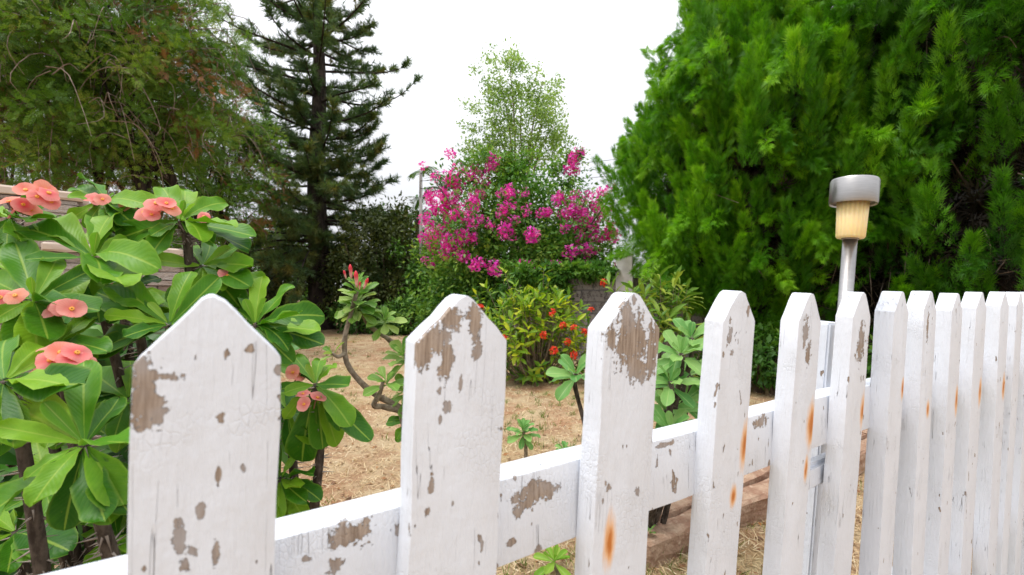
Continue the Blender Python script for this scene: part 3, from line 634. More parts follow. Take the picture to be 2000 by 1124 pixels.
# young plants on the bare soil
for (px, py, dp, hgt, n, L, lab) in ((1022, 842, 3.0, 0, 24, 0.115, 'young plant with radiating leaves on bare stem between pickets'), (1102, 885, 2.9, 0, 14, 0.08, 'small low rosette plant peeping over the fence rail'), (1083, 1103, 1.83, 0, 11, 0.09, 'seedling rosette close to the ground under the fence rail'), (1268, 1050, 2.02, 0, 9, 0.075, 'green seedling growing beside the dusty stone kerb')):
    c = P(px, py, dp); foot = np.array([c[0] + 0.01, c[1], 0.0]); c[2] = max(c[2], 0.06)
    e_ = empty('young_plant', foot, lab, 'plant'); A = Acc(); A.tube(spline([foot - [0, 0, 0.02], (foot + c) / 2 + [0.012, 0, 0], c], 8), np.linspace(0.016, 0.009, 8), 8)
    stem = link('stem', A.mesh('stem', M_greystem, True), e_)
    head_leaves(LEAF_P if dp > 2 else LEAF_Y, stem, c + [0, 0, 0.02], (0.05, -0.25, 1), n, L, 15, 112, 0.07 if n > 20 else 0.02, 0.85)

# ================================================================== DESERT ROSE (between the first two pickets)
AD = 2.0
rose = empty('desert_rose_plant', P(815, 572, AD + 0.05) * [1, 1, 0], 'desert rose plant with crooked grey stems and red flower buds', 'plant')
A = Acc()
A.tube(spline([P(815, 1030, AD + 0.05), P(822, 960, AD + 0.05), P(810, 870, AD + 0.03), P(790, 800, AD)], 12), np.linspace(0.062, 0.03, 12), 12)
trunk = link('trunk', A.mesh('trunk', M_greystem, True), rose)
def grey_branch(pts, r0, r1):
    A = Acc(); q = spline(pts, 22); A.tube(q, np.linspace(r0, r1, 22) * (1 + 0.07 * rng.normal(size=22)), 9); return link('branch', A.mesh('branch', M_greystem, True), rose)
b1 = grey_branch([P(800, 808, AD), P(760, 785, AD), P(735, 772, AD - 0.02), P(703, 745, AD - 0.04), P(677, 708, AD - 0.05), P(673, 665, AD - 0.05), P(682, 625, AD - 0.05), P(697, 570, AD - 0.05)], 0.0145, 0.009)
b2 = grey_branch([P(815, 745, AD + 0.1), P(790, 695, AD + 0.1), P(757, 662, AD + 0.08), P(728, 642, AD + 0.05), P(712, 622, AD + 0.02), P(704, 590, AD)], 0.012, 0.008)
b3 = grey_branch([P(790, 805, AD + 0.02), P(750, 795, AD - 0.05), P(730, 792, AD - 0.1), P(742, 768, AD - 0.1), P(748, 745, AD - 0.1)], 0.014, 0.008)
b4 = grey_branch([P(676, 690, AD - 0.05), P(660, 697, AD - 0.08), P(648, 690, AD - 0.1)], 0.009, 0.006)
head_leaves(LEAF_A, b1, P(697, 552, AD - 0.05), (0.0, -0.35, 1), 40, 0.092, 18, 105, 0.14)
head_leaves(LEAF_A, b2, P(692, 595, AD - 0.02), (-0.1, -0.5, 0.9), 18, 0.085, 30, 110, 0.05)
head_leaves(LEAF_A, b2, P(752, 622, AD), (0.2, -0.5, 0.8), 16, 0.085, 20, 115, 0.04)
head_leaves(LEAF_A, b3, P(752, 740, AD - 0.1), (-0.05, -0.5, 0.9), 10, 0.09, 25, 100, 0.04)
head_leaves(LEAF_A, b3, P(785, 690, AD), (-0.2, -0.5, 0.9), 16, 0.10, 25, 105, 0.06)
head_leaves(LEAF_A, b3, P(790, 760, AD), (-0.4, -0.6, 0.7), 14, 0.10, 25, 105, 0.06)
head_leaves(LEAF_E, b3, P(795, 815, AD + 0.02), (-0.3, -0.6, 0.7), 14, 0.11, 25, 110, 0.06)
head_leaves(LEAF_A, b4, P(647, 688, AD - 0.1), (-0.5, -0.3, 0.7), 5, 0.06, 20, 80, 0.02)
M_bud, t, b, out = newmat('flower_bud'); g = G(t); s_ = g.n('ShaderNodeSeparateXYZ'); t.links.new(g.coord('Object'), s_.inputs[0])
g.put(b.inputs['Base Color'], g.mix(g.ramp(s_.outputs[1], 0.2, 0.75), c4((0.80, 0.42, 0.36)), c4((0.62, 0.02, 0.04)))); b.inputs['Roughness'].default_value = 0.5
A = Acc(); A.tube(np.array([[0, 0, 0], [0, 0.2, 0.0], [0.01, 0.5, 0], [0, 0.75, 0.01], [0, 0.92, 0], [0, 1, 0]]), [0.05, 0.09, 0.11, 0.13, 0.07, 0.005], 7); bud = A.mesh('flower_bud', M_bud, True)
for (px, py, tx, ty) in ((686, 545, 684, 520), (697, 562, 695, 533), (710, 565, 718, 546), (676, 545, 672, 530), (702, 566, 703, 552)):
    a_, c_ = P(px, py, AD - 0.13), P(tx, ty, AD - 0.14); v = c_ - a_; link('flower_bud', bud, rose, M4(a_, frames(v[None], np.array([[0, -1, 0.1]]))[0], np.linalg.norm(v) * 1.15))

# ================================================================== SHRUBS WITH SINGLE LEAVES
def leafy_shrub(e_, meshes, mat_leaf_join, c, rx, rz, z0, tips, per, L, stem_mat, axis_up=0.8, shoots=(), limit=290):
    """dome of branch tips, each with a whorl of leaves. The leaves nearest the viewer are single objects, the rest one mesh"""
    items = []; A = Acc(); heads_ = []
    for k in range(tips):
        a = rng.uniform(0, 2 * np.pi); f = rng.random() ** 0.45; zz = rng.random() ** 0.75
        rad = rx * math.sqrt(max(0.02, 1 - (abs(zz - 0.35) / 0.68) ** 2.2)) * f if zz > 0.35 else rx * (0.65 + 0.35 * zz / 0.35) * f
        heads_.append(np.array([c[0] + rad * math.cos(a), c[1] + rad * math.sin(a) * 0.8, z0 + zz * rz]))
    heads_ += [np.asarray(s_) for s_ in shoots]
    for h in heads_:
        foot = np.array([c[0] + rng.normal() * 0.06, c[1] + rng.normal() * 0.06, 0]); mid = foot * 0.45 + h * 0.55 + [0, 0, -0.12 * rz]
        A.tube(spline([foot, mid, h], 7), np.linspace(0.009, 0.003, 7), 4, cap=False)
        outw = nrmz(h - np.array([c[0], c[1], z0 + rz * 0.3])); axis = nrmz(outw * 0.7 + np.array([0, 0, axis_up]) + 0.2 * rng.normal(size=3))
        x = nrmz(np.cross(axis, rdirs(1)[0])); y = np.cross(axis, x); ph = rng.uniform(0, 6)
        for q in range(per):
            fq = (q + 0.5) / per; an = ph + q * 2.4; ps = R(25 + 75 * fq + rng.normal() * 8)
            dv = math.cos(ps) * axis + math.sin(ps) * (math.cos(an) * x + math.sin(an) * y); dv = nrmz(dv + [0, 0, -0.15])
            items.append((h - axis * 0.10 * fq * L / 0.11, dv, axis + 0.2 * rng.normal(size=3), L * rng.uniform(0.65, 1.15)))
    br = link('branches', A.mesh('branches', stem_mat, True), e_)
    items.sort(key=lambda it: it[0][1] - 0.25 * it[0][2])
    for it in items[:limit]: put_leaf(meshes, e_, it[0], it[0] + it[1] * it[3], it[2])
    rest = items[limit:]
    if rest:
        T = np.array([[0, 0, 0], [0.17, 0.45, 0.05], [0, 0.5, 0], [-0.17, 0.45, 0.05], [0, 1, -0.08]]); B = Acc()
        B.scatter(T, [(0, 1, 2), (0, 2, 3), (2, 1, 4), (3, 2, 4)], np.array([i[0] for i in rest]), frames(np.array([i[1] for i in rest]), np.array([i[2] for i in rest])), np.array([i[3] for i in rest]))
        link('foliage', B.mesh('foliage', mat_leaf_join), e_, kind='stuff')
M_ixF = foliage_mat('ixora_foliage', [(0, (0.06, 0.17, 0.015)), (0.6, (0.20, 0.34, 0.02)), (1, (0.50, 0.54, 0.04))], 0.3)
ID = 6.0; ic = P(1045, 572, ID)
ix = empty('ixora_shrub', ic * [1, 1, 0], 'yellow green ixora shrub dotted with red flower heads', 'shrub')
leafy_shrub(ix, LEAF_I, M_ixF, ic, 0.84, 1.12, 0.06, 230, 9, 0.14, M_greystem, 0.8, [P(985, 528, ID), P(1062, 525, ID), P(1072, 545, ID), P(950, 560, ID), P(1005, 555, ID - .2), P(1090, 585, ID), P(930, 575, ID), P(1135, 600, ID - .3)])
M_red = foliage_mat('red_petal', [(0, (0.55, 0.02, 0.008)), (0.6, (0.75, 0.045, 0.02)), (1, (0.80, 0.13, 0.04))], 0.2)
def floret_ball(name, mat, n, r, ps, seed, flat=0.6):
    dv = rdirs(n); dv[:, 2] = np.abs(dv[:, 2]) * 0.9 + 0.05 if flat < 1 else dv[:, 2]; dv = nrmz(dv); T = np.array([[0, 0, 0], [0.32, 0.5, 0.06], [0, 1, -0.05], [-0.32, 0.5, 0.06]]); B = Acc()
    if flat > 1:      # thin stalks from the middle of the cluster to each bract
        B.scatter(np.array([[-0.03, 0, 0], [0.03, 0, 0], [0, 1, 0]]), [(0, 1, 2)], np.zeros((n, 3)), frames(dv, rdirs(n)), r * 0.85)
    B.scatter(T, [(0, 1, 2), (0, 2, 3)], dv * r * rng.uniform(0.55, 1, (n, 1)), frames(nrmz(np.cross(dv, rdirs(n)) + 0.35 * dv), dv), ps * rng.uniform(0.7, 1.2, n)); return B.mesh(name, mat)
IXF = [floret_ball('flower_head', M_red, 60, 0.042, 0.030, k) for k in range(3)]
for (px, py) in ((1100, 637), (1122, 641), (1081, 686), (1104, 699), (1121, 694), (938, 602), (1076, 610), (1155, 606), (1140, 650), (1180, 553), (1062, 655), (985, 660), (1108, 668)):
    dd = ID - 0.62 if py > 605 else ID - 0.3
    link('flower_head', random.choice(IXF), ix, M4(P(px, py, dd), frames(rdirs(1), np.array([[0, -0.5, 0.8]]))[0], random.uniform(0.75, 1.2)))
MD = 5.2; mc = P(1290, 572, MD)
sh = empty('mango_shrub', mc * [1, 1, 0], 'loose shrub with long drooping leaves against the block wall', 'shrub')
M_maF = foliage_mat('shrub_foliage', [(0, (0.03, 0.10, 0.015)), (0.7, (0.10, 0.20, 0.03)), (1, (0.26, 0.32, 0.05))], 0.3)
leafy_shrub(sh, LEAF_M, M_maF, mc, 0.6, 1.2, 0.1, 50, 9, 0.24, M_greystem, 0.7, [P(1190, 555, MD), P(1320, 545, MD), P(1235, 560, MD - .2), P(1290, 535, MD), P(1345, 580, MD)], 290)

# ================================================================== STONE-CLAD WALL behind the left bush
M_ledge, t, b, out = newmat('ledge_stone'); g = G(t); co = g.coord('Object'); rnd = g.n('ShaderNodeObjectInfo').outputs['Random']
n1 = g.noise(g.vmath('ADD', co, g.scale(g.n('ShaderNodeCombineXYZ').outputs[0], (1, 1, 1))), 9, 5, 0.65)
r = g.n('ShaderNodeValToRGB'); e = r.color_ramp.elements; e.new(0.5); e[0].position = 0; e[0].color = c4((0.42, 0.30, 0.245)); e[1].position = 0.55; e[1].color = c4((0.56, 0.46, 0.39)); e[2].position = 1; e[2].color = c4((0.66, 0.60, 0.54)); t.links.new(rnd, r.inputs[0])
g.put(b.inputs['Base Color'], g.mix(g.ramp(n1, 0.45, 0.75), r.outputs[0], c4((0.38, 0.28, 0.24)))); b.inputs['Roughness'].default_value = 0.9; t.links.new(g.bump(n1, 0.03), b.inputs['Normal'])
M_core = plain('mortar', (0.20, 0.16, 0.14), 0.95, 0, 0.2, 30)
M_cap = plain('cap_stone', (0.56, 0.46, 0.38), 0.9, 0, 0.25, 14, 0.006)
STN = [rough_box('stone', 1, 1, 1, M_ledge, 100 + k, 0.06, 0.025, 0) for k in range(5)]
def stone_block(e_, O, D1, l1, D2, l2, h, ch=0.052, caph=0.06, z_from=0.0):
    """block with a corner at O; faces run along D1 and D2 from the corner"""
    D1 = nrmz(np.array([*D1, 0.0])); D2 = nrmz(np.array([*D2, 0.0])); Zv = np.array([0, 0, 1.0])
    A = Acc(); q = [O + D1 * 0.03 + D2 * 0.03, O + D1 * (l1 - .02) + D2 * 0.03, O + D1 * (l1 - .02) + D2 * (l2 - .02), O + D1 * 0.03 + D2 * (l2 - .02)]
    V = [np.array([p[0], p[1], 0]) for p in q] + [np.array([p[0], p[1], h - caph]) for p in q]
    A.add(V, [(0, 1, 5, 4), (1, 2, 6, 5), (2, 3, 7, 6), (3, 0, 4, 7), (4, 5, 6, 7)]); link('core', A.mesh('core', M_core), e_)
    z = z_from; row = 0
    while z < h - caph - 0.01:
        hh_ = min(ch * random.uniform(0.75, 1.25), h - caph - z)
        for D, Dn, ll in ((D1, D2, l1), (D2, D1, l2)):
            x = random.uniform(-0.1, 0.0)
            while x < ll:
                w = random.uniform(0.16, 0.42); x0 = max(x, -0.012); x1 = min(x + w, ll)
                if x1 - x0 > 0.03:
                    pr = random.uniform(0.0, 0.022); c = O + D * ((x0 + x1) / 2) + Dn * (0.045 - pr - 0.035) + np.array([0, 0, z])
                    Yv = np.cross(Zv, D)
                    link('stone', random.choice(STN), e_, M4(c, np.stack([D, Yv, Zv], 1), ((x1 - x0) - 0.006, 0.075, hh_ - 0.005)))
                x += w
        z += hh_
    # cap slabs
    for i in range(2):
        c = O + D1 * (l1 * (0.25 + 0.5 * i)) + D2 * (l2 / 2) + np.array([0, 0, h - caph + 0.002])
        # slab axes follow D1 / D2 (nearly square)
        me = rough_box('cap_slab', l1 / 2 + 0.01, l2 + 0.10, caph, M_cap, 130 + i, 0.012, 0.003, 2)
        Yv = np.cross(Zv, D1); link('cap_slab', me, e_, M4(c - (D1 * 0.03 if i == 0 else -D1 * 0.03), np.stack([D1, Yv, Zv], 1)))
d1 = (-math.sin(R(52)), -math.cos(R(52))); d2 = (-math.cos(R(52)) * 0.98, math.sin(R(52)))
co_ = P(150, 572, 3.3) * [1, 1, 0]
h1 = CAMZ + (572 - 378) / F * 3.3
sw = empty('stone_wall', co_, 'tall stacked ledge stone pier with flat cap behind the crown of thorns', 'wall')
stone_block(sw, co_, d1, 1.5, d2, 0.9, h1, 0.056)
co2 = P(348, 572, 3.6) * [1, 1, 0]
sw2 = empty('stone_wall', co2, 'lower stacked pinkish stone wall stepping down from the pier', 'wall')
stone_block(sw2, co2, d1, 0.72, d2, 0.6, CAMZ + (572 - 487) / F * 3.6, 0.054)

# ================================================================== BLOCK WALL behind the shrubs
M_block, t, b, out = newmat('weathered_block'); g = G(t); co = g.coord('Object'); rnd = g.n('ShaderNodeObjectInfo').outputs['Random']
n1 = g.noise(g.scale(co, (1, 1, 0.4)), 9, 6, 0.7); n2 = g.noise(co, 3, 3)
col = g.mix(rnd, c4((0.24, 0.215, 0.20)), c4((0.34, 0.31, 0.29))); col = g.mix(g.ramp(n1, 0.46, 0.62), col, c4((0.09, 0.075, 0.07)))
g.put(b.inputs['Base Color'], col); b.inputs['Roughness'].default_value = 0.95; t.links.new(g.bump(n1, 0.012), b.inputs['Normal'])
BLK = [rough_box('block', 1, 1, 1, M_block, 150 + k, 0.03, 0.008, 0) for k in range(4)]
wa, wb = P(985, 572, 8.3) * [1, 1, 0], P(1950, 572, 6.3) * [1, 1, 0]
wd = nrmz(wb - wa); wl = np.linalg.norm(wb - wa); wn = np.cross([0, 0, 1.0], wd)
bw = empty('block_wall', wa, 'grey weathered concrete block wall at the back of the garden', 'wall')
A = Acc(); hw_ = 1.40
qq = [wa - wn * 0.06, wb - wn * 0.06, wb + wn * 0.06, wa + wn * 0.06]
A.add([[p[0], p[1], z] for z in (0, hw_ - 0.01) for p in qq], [(0, 1, 5, 4), (1, 2, 6, 5), (2, 3, 7, 6), (3, 0, 4, 7), (4, 5, 6, 7)]); link('mortar_core', A.mesh('mortar_core', plain('wall_mortar', (0.22, 0.20, 0.19), 0.95)), bw)
for row in range(7):
    x = -0.2 if row % 2 else 0.0
    while x < wl:
        x0, x1 = max(0, x), min(wl, x + 0.4)
        if x1 - x0 > 0.08:
            c = wa + wd * (x0 + x1) / 2 + np.array([0, 0, row * 0.2]); link('block', random.choice(BLK), bw, M4(c, np.stack([wd, wn, [0, 0, 1.0]], 1), (x1 - x0 - 0.012, 0.15, 0.188)))
        x += 0.4
M_pil = plain('pillar_render', (0.64, 0.60, 0.59), 0.95, 0, 0.25, 9, 0.01)
pc = P(1220, 572, 7.55) * [1, 1, 0]
pil = empty('wall_pillar', pc, 'pale rendered pillar standing above the block wall', 'pillar')
Rw = np.stack([wd, wn, [0, 0, 1.0]], 1)
link('shaft', rough_box('shaft', 0.27, 0.27, 1.76, M_pil, 170, 0.012, 0.003, 3), pil, M4(pc, Rw))
link('pillar_cap', rough_box('pillar_cap', 0.295, 0.295, 0.05, M_pil, 171, 0.01, 0.003, 0), pil, M4(pc + [0, 0, 1.752], Rw))

# ================================================================== TREES
M_bark = bark_mat('dark_bark', (0.018, 0.014, 0.012), (0.075, 0.058, 0.048), 9, (1, 1, 0.3), 0.04)
M_brbark = bark_mat('brown_bark', (0.045, 0.03, 0.02), (0.14, 0.10, 0.07), 12, (1, 1, 0.3), 0.02)
M_twig = bark_mat('dry_twig', (0.14, 0.10, 0.075), (0.34, 0.27, 0.22), 10, (1, 1, 1), 0.002)
# flat fern-like spray of a cypress
def spray_template(n=8):
    V = []; Fq = []
    def dart(a, b_, w, z=0.0):
        a = np.array(a); b_ = np.array(b_); dv = b_ - a; pr = np.array([-dv[1], dv[0]]); pr = pr / np.linalg.norm(pr) * w; m_ = a + dv * 0.3
        k = len(V); V.extend([(m_[0] - pr[0], m_[1] - pr[1], z + 0.02), (m_[0] + pr[0], m_[1] + pr[1], z + 0.02), (b_[0], b_[1], z - 0.04)]); Fq.append((k, k + 1, k + 2))
    dart((0, -0.2), (0.0, 1.0), 0.05)
    for k in range(n):
        t_ = 0.05 + 0.78 * k / (n - 1); l = 0.50 * (1 - 0.62 * t_); s_ = 1 if k % 2 else -1
        for sg in (s_, -s_):
            tt = t_ + (0.05 if sg != s_ else 0); dart((0, tt), (sg * l * 0.72, tt + l * 0.78), 0.062 * (1 - 0.35 * t_), 0.03 * sg)
    return np.array(V), np.array(Fq)
SPV, SPF = spray_template(6)
FNV = []; FNF = []                # small fan of scale-leaf twigs
for k, (an_, l_) in enumerate(((0, 1.0), (-20, 0.84), (18, 0.9), (-42, 0.66), (40, 0.7), (-66, 0.42), (62, 0.45))):
    d_ = np.array([math.sin(R(an_)), math.cos(R(an_)), 0.10 * (-1) ** k]); b0 = np.array([0, 0.15 * (3 - abs(an_) / 22), 0]) * 0.5; sd = np.array([d_[1], -d_[0], 0]) * 0.062
    i = len(FNV); m_ = b0 + d_ * l_ * 0.25; FNV += [m_ + sd, b0 + d_ * l_, m_ - sd]; FNF.append((i, i + 1, i + 2))
FNV = np.array(FNV); FNF = np.array(FNF)
NEV = []; NEF = []
for k in range(12):
    a = k * 2.4; ps = R(20 + 55 * ((k * 0.618) % 1)); dv = np.array([math.sin(ps) * math.cos(a), math.cos(ps), math.sin(ps) * math.sin(a)]); sd = nrmz(np.cross(dv, [0.2, 0.5, 0.8])) * 0.045
    i = len(NEV); b0 = np.array([0, 0.06 * (k % 4), 0]); NEV += [b0 - sd, b0 + sd, b0 + dv]; NEF.append((i, i + 1, i + 2))
NEV = np.array(NEV); NEF = np.array(NEF)
LFV = np.array([[0, 0, 0], [0.26, 0.45, 0.07], [0, 1, -0.06], [-0.26, 0.45, 0.07]]); LFF = np.array([(0, 1, 2), (0, 2, 3)])

def trunk_acc(A, base, top, r0, r1, bend=0.1, n=12, sides=10):
    base, top = np.asarray(base, float), np.asarray(top, float)
    pts = [base - [0, 0, 0.1], base + (top - base) * 0.33 + rng.normal(size=3) * [bend, bend, 0], base + (top - base) * 0.66 + rng.normal(size=3) * [bend, bend, 0], top]
    q = spline(pts, n); rad = np.linspace(r0, r1, n); rad[0] *= 1.45; rad[1] *= 1.12
    A.tube(q, rad, sides); return q

def cypress(name, base, prof, label, mats, nclump, per, stems=3, ins=(), spl=(0.06, 0.115), vshift=0.0, brown=0.0, front=(0, -1), clump_len=(0.42, 0.85), inner=160, group=None, dens_back=0.35):
    e_ = empty(name, base, label, 'tree', group); base = np.asarray(base, float)
    zt = prof[-1][0]; zs = [p[0] for p in prof]; rs_ = [p[1] for p in prof]
    A = Acc()
    for k in range(stems):
        o = np.array([rng.normal() * 0.18, rng.normal() * 0.18, 0]); tp = base + o * 4 + [0, 0, zt * 0.9]
        q = trunk_acc(A, base + o, tp, 0.09, 0.02, 0.10)
        for j in range(26):
            i = rng.integers(1, 10); p0 = q[i]; a = rng.uniform(0, 6.28); rr = np.interp(p0[2] + 0.3, zs, rs_) * 0.85
            dv = np.array([math.cos(a), math.sin(a), 0.0]); p3 = p0 + dv * rr * rng.uniform(0.5, 1) + [0, 0, 0.35 * rr]; A.tube(spline([p0, (p0 + p3) / 2 + [0, 0, -0.12], p3], 6), np.linspace(0.022, 0.006, 6), 4, cap=False)
    link('trunk', A.mesh('trunk', M_brbark, True), e_)
    # bare inner twigs
    B = Acc()
    for k in range(inner):
        z = rng.uniform(zs[0] + 0.2, min(zt * 0.8, 6)); a = rng.uniform(0, 6.28); rr = np.interp(z, zs, rs_) * rng.uniform(0.35, 0.8); p0 = base + [rr * math.cos(a), rr * math.sin(a), z]
        p1 = p0 + rng.normal(size=3) * 0.12 + [0, 0, -0.15]; p2 = p1 + rng.normal(size=3) * 0.16 + [0, 0, -0.22]; B.tube(spline([p0, p1, p2], 6), np.linspace(0.007, 0.003, 6), 3, cap=False)
    link('dry_twigs', B.mesh('dry_twigs', M_twig), e_, kind='stuff')
    # foliage plumes
    C = Acc(); fr = nrmz(np.array([*front, 0.0])); zz = np.linspace(zs[0], zt, 60); pr_ = np.interp(zz, zs, rs_) + 0.12; cdf = np.cumsum(pr_); cdf /= cdf[-1]
    made = 0; tries = 0
    while made < nclump and tries < nclump * 8:
        tries += 1
        z = np.interp(rng.random(), cdf, zz); a = rng.uniform(0, 6.28); outw = np.array([math.cos(a), math.sin(a), 0])
        if np.dot(outw, fr) < -0.25 and rng.random() > dens_back: continue
        lump = 1 + 0.13 * math.sin(3 * a + 2.1 * z) + 0.10 * math.sin(7 * a - 3.3 * z + 1)
        rr = np.interp(z, zs, rs_) * lump * rng.uniform(0.45, 1.0) ** 0.5; p = base + outw * rr + [0, 0, z]
        if any(np.hypot(p[0] - q[0], p[1] - q[1]) < q[2] for q in ins): continue
        made += 1
        L = rng.uniform(*clump_len); axis = nrmz(outw * rng.uniform(0.1, 0.6) + np.array([0, 0, rng.uniform(0.6, 1.0)]) + 0.16 * rng.normal(size=3))
        if rng.random() < 0.22: axis = nrmz(outw * 0.8 + np.array([0, 0, -0.6]) + 0.2 * rng.normal(size=3))
        x = nrmz(np.cross(axis, [0.31, 0.2, 0.93])); y = np.cross(axis, x)
        t_ = rng.random(per) ** 0.8; an = rng.uniform(0, 6.28, per); rad = 0.115 * (1.05 - t_ * 0.95) * np.sqrt(rng.random(per)) * (L / 0.6)
        rv = np.cos(an)[:, None] * x + np.sin(an)[:, None] * y
        pos = p + (t_ * L - 0.35 * L)[:, None] * axis + rad[:, None] * rv
        dv = nrmz(axis[None] * 1.0 + rv * 0.6 + 0.18 * rng.normal(size=(per, 3)))
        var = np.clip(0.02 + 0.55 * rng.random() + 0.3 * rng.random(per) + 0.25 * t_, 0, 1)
        if brown and rng.random() < brown: mi = 1
        else: mi = 0
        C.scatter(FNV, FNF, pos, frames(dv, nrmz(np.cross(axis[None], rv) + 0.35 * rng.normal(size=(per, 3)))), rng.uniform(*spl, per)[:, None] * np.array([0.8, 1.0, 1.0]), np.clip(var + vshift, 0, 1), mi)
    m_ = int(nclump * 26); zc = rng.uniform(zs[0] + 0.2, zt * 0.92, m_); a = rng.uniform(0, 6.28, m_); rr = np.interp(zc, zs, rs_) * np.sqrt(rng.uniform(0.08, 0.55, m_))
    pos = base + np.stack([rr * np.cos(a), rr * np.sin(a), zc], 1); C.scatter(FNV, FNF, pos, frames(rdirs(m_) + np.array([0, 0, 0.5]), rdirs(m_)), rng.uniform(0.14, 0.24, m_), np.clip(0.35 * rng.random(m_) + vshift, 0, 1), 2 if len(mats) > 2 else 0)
    link('crown', C.mesh('crown', mats), e_, kind='stuff')
    return e_
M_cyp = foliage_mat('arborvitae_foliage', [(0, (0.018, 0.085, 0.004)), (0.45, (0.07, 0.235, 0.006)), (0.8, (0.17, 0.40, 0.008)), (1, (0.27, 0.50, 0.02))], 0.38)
M_dead_shade = foliage_mat('shade_darkened_dead_foliage', [(0, (0.018, 0.014, 0.009)), (1, (0.07, 0.045, 0.028))], 0.05)  # dead brown taken near-black, so deep crown shade is put into the colour
M_jun = foliage_mat('juniper_foliage', [(0, (0.04, 0.095, 0.012)), (0.5, (0.095, 0.20, 0.02)), (0.85, (0.17, 0.28, 0.03)), (1, (0.22, 0.27, 0.05))], 0.32)
M_brn = foliage_mat('dead_foliage', [(0, (0.11, 0.055, 0.03)), (0.6, (0.25, 0.12, 0.05)), (1, (0.36, 0.17, 0.06))], 0.2)
pT1 = [(0.75, 0.7), (1.0, 1.1), (1.5, 1.5), (2.0, 1.78), (2.7, 1.85), (3.5, 1.86), (4.2, 1.5), (5.1, 0.95), (5.9, 0.35), (6.2, 0.05)]
pT2 = [(0.7, 0.9), (1.2, 1.35), (2.0, 1.6), (3.5, 1.75), (5.0, 1.6), (6.5, 1.1), (7.6, 0.4), (8.0, 0.05)]
b1_ = P(1490, 572, 6.7) * [1, 1, 0]; b2_ = P(1730, 572, 6.0) * [1, 1, 0]; b3_ = P(1985, 572, 5.0) * [1, 1, 0]; b4_ = P(1840, 572, 8.2) * [1, 1, 0]
cypress('arborvitae_tree', b1_, pT1, 'rounded bright green arborvitae beside the magenta bougainvillea', [M_cyp, M_brn, M_dead_shade], 780, 140, 3, [(b2_[0], b2_[1], 0.9)], front=(-0.5, -1))
cypress('arborvitae_tree', b2_, pT2, 'tall arborvitae with hanging sprays behind the garden lamp', [M_cyp, M_brn, M_dead_shade], 310, 140, 4, [(b1_[0], b1_[1], 1.0), (b3_[0], b3_[1], 0.9)], front=(-0.3, -1), inner=900, vshift=-0.1)  # foliage tone lowered a little, shade put into the colour
cypress('arborvitae_tree', b3_, pT2, 'dark arborvitae with bare inner twigs overhanging the far pickets', [M_cyp, M_brn, M_dead_shade], 330, 130, 4, [(b2_[0], b2_[1], 0.9)], front=(-0.5, -1), inner=600, vshift=-0.25)  # foliage tone lowered further, painting in the shade of an overhanging canopy
cypress('arborvitae_tree', b4_, [(z * 1.0, r_ * 1.1) for z, r_ in pT2], 'arborvitae standing behind the other arborvitae and block wall', [M_cyp, M_brn], 240, 60, 2, [], spl=(0.16, 0.26), inner=40, clump_len=(0.6, 1.0))

# left juniper
def juniper(base, c, rx, ry, rz, label, nclump, per, trunks, twigs):
    e_ = empty('juniper_tree', base, label, 'tree'); A = Acc(); ends = []
    for (px, dp, tx, ty) in trunks:
        b_ = P(px, 572, dp) * [1, 1, 0]; tp = P(tx, ty, dp); q = trunk_acc(A, b_, tp, 0.13, 0.035, 0.16); ends.append(q)
        for j in range(22):
            p0 = q[rng.integers(4, 12)]; p3 = c + rdirs(1)[0] * [rx, ry, rz] * rng.uniform(0.5, 0.95); p1 = p0 * 0.6 + p3 * 0.4 + [0, 0, 0.35]
            A.tube(spline([p0, p1, p3], 9), np.linspace(0.035, 0.008, 9), 5, cap=False)
    link('trunk', A.mesh('trunk', M_bark, True), e_)
    B = Acc()
    for k in range(twigs):
        p0 = c + rdirs(1)[0] * [rx, ry, rz] * rng.uniform(0.6, 1.0) ; dv = nrmz(rng.normal(size=3) * [1, 0.6, 0.5]); L = rng.uniform(0.3, 1.1)
        p1 = p0 + dv * L * 0.5 + [0, 0, 0.05]; p2 = p0 + dv * L * 0.85 + [0, 0, -0.28 * L]; p3 = p2 + rng.normal(size=3) * 0.1 + [0, 0, -0.3 * L]
        B.tube(spline([p0, p1, p2, p3], 9), np.linspace(0.010, 0.003, 9), 3, cap=False)
    link('dry_twigs', B.mesh('dry_twigs', M_twig), e_, kind='stuff')
    C = Acc()
    for k in range(nclump):
        dd = rdirs(1)[0]; p = c + dd * [rx, ry, rz] * rng.random() ** 0.4
        L = rng.uniform(0.35, 0.8); axis = nrmz(dd * [1, 1, 0.2] + np.array([0, 0, rng.uniform(-0.5, 0.5)]) + 0.5 * rng.normal(size=3)); x = nrmz(np.cross(axis, [0.31, 0.2, 0.93])); y = np.cross(axis, x)
        t_ = rng.random(per); an = rng.uniform(0, 6.28, per); rv = np.cos(an)[:, None] * x + np.sin(an)[:, None] * y; rad = 0.16 * np.sqrt(rng.random(per))
        pos = p + ((t_ - 0.4) * L)[:, None] * axis + rad[:, None] * rv - np.array([0, 0, 1]) * (0.25 * L * t_ ** 2)[:, None]
        dv = nrmz(axis * 0.8 + rv * 0.8 + 0.35 * rng.normal(size=(per, 3)))
        C.scatter(SPV, SPF, pos, frames(dv, rdirs(per)), rng.uniform(0.08, 0.17, per)[:, None] * np.array([0.8, 1, 1]), np.clip(0.75 * rng.random() + 0.35 * rng.random(per), 0, 1), 1 if rng.random() < 0.11 else 0)
    link('crown', C.mesh('crown', [M_jun, M_brn]), e_, kind='stuff')
juniper(P(215, 572, 8) * [1, 1, 0], P(165, 120, 7.6), 2.5, 1.7, 2.15, 'spreading juniper tree with brown dead sprigs above the stone pier', 760, 54, [(205, 8.0, 150, 60), (360, 8.3, 330, 90), (280, 7.9, 260, 20)], 620)
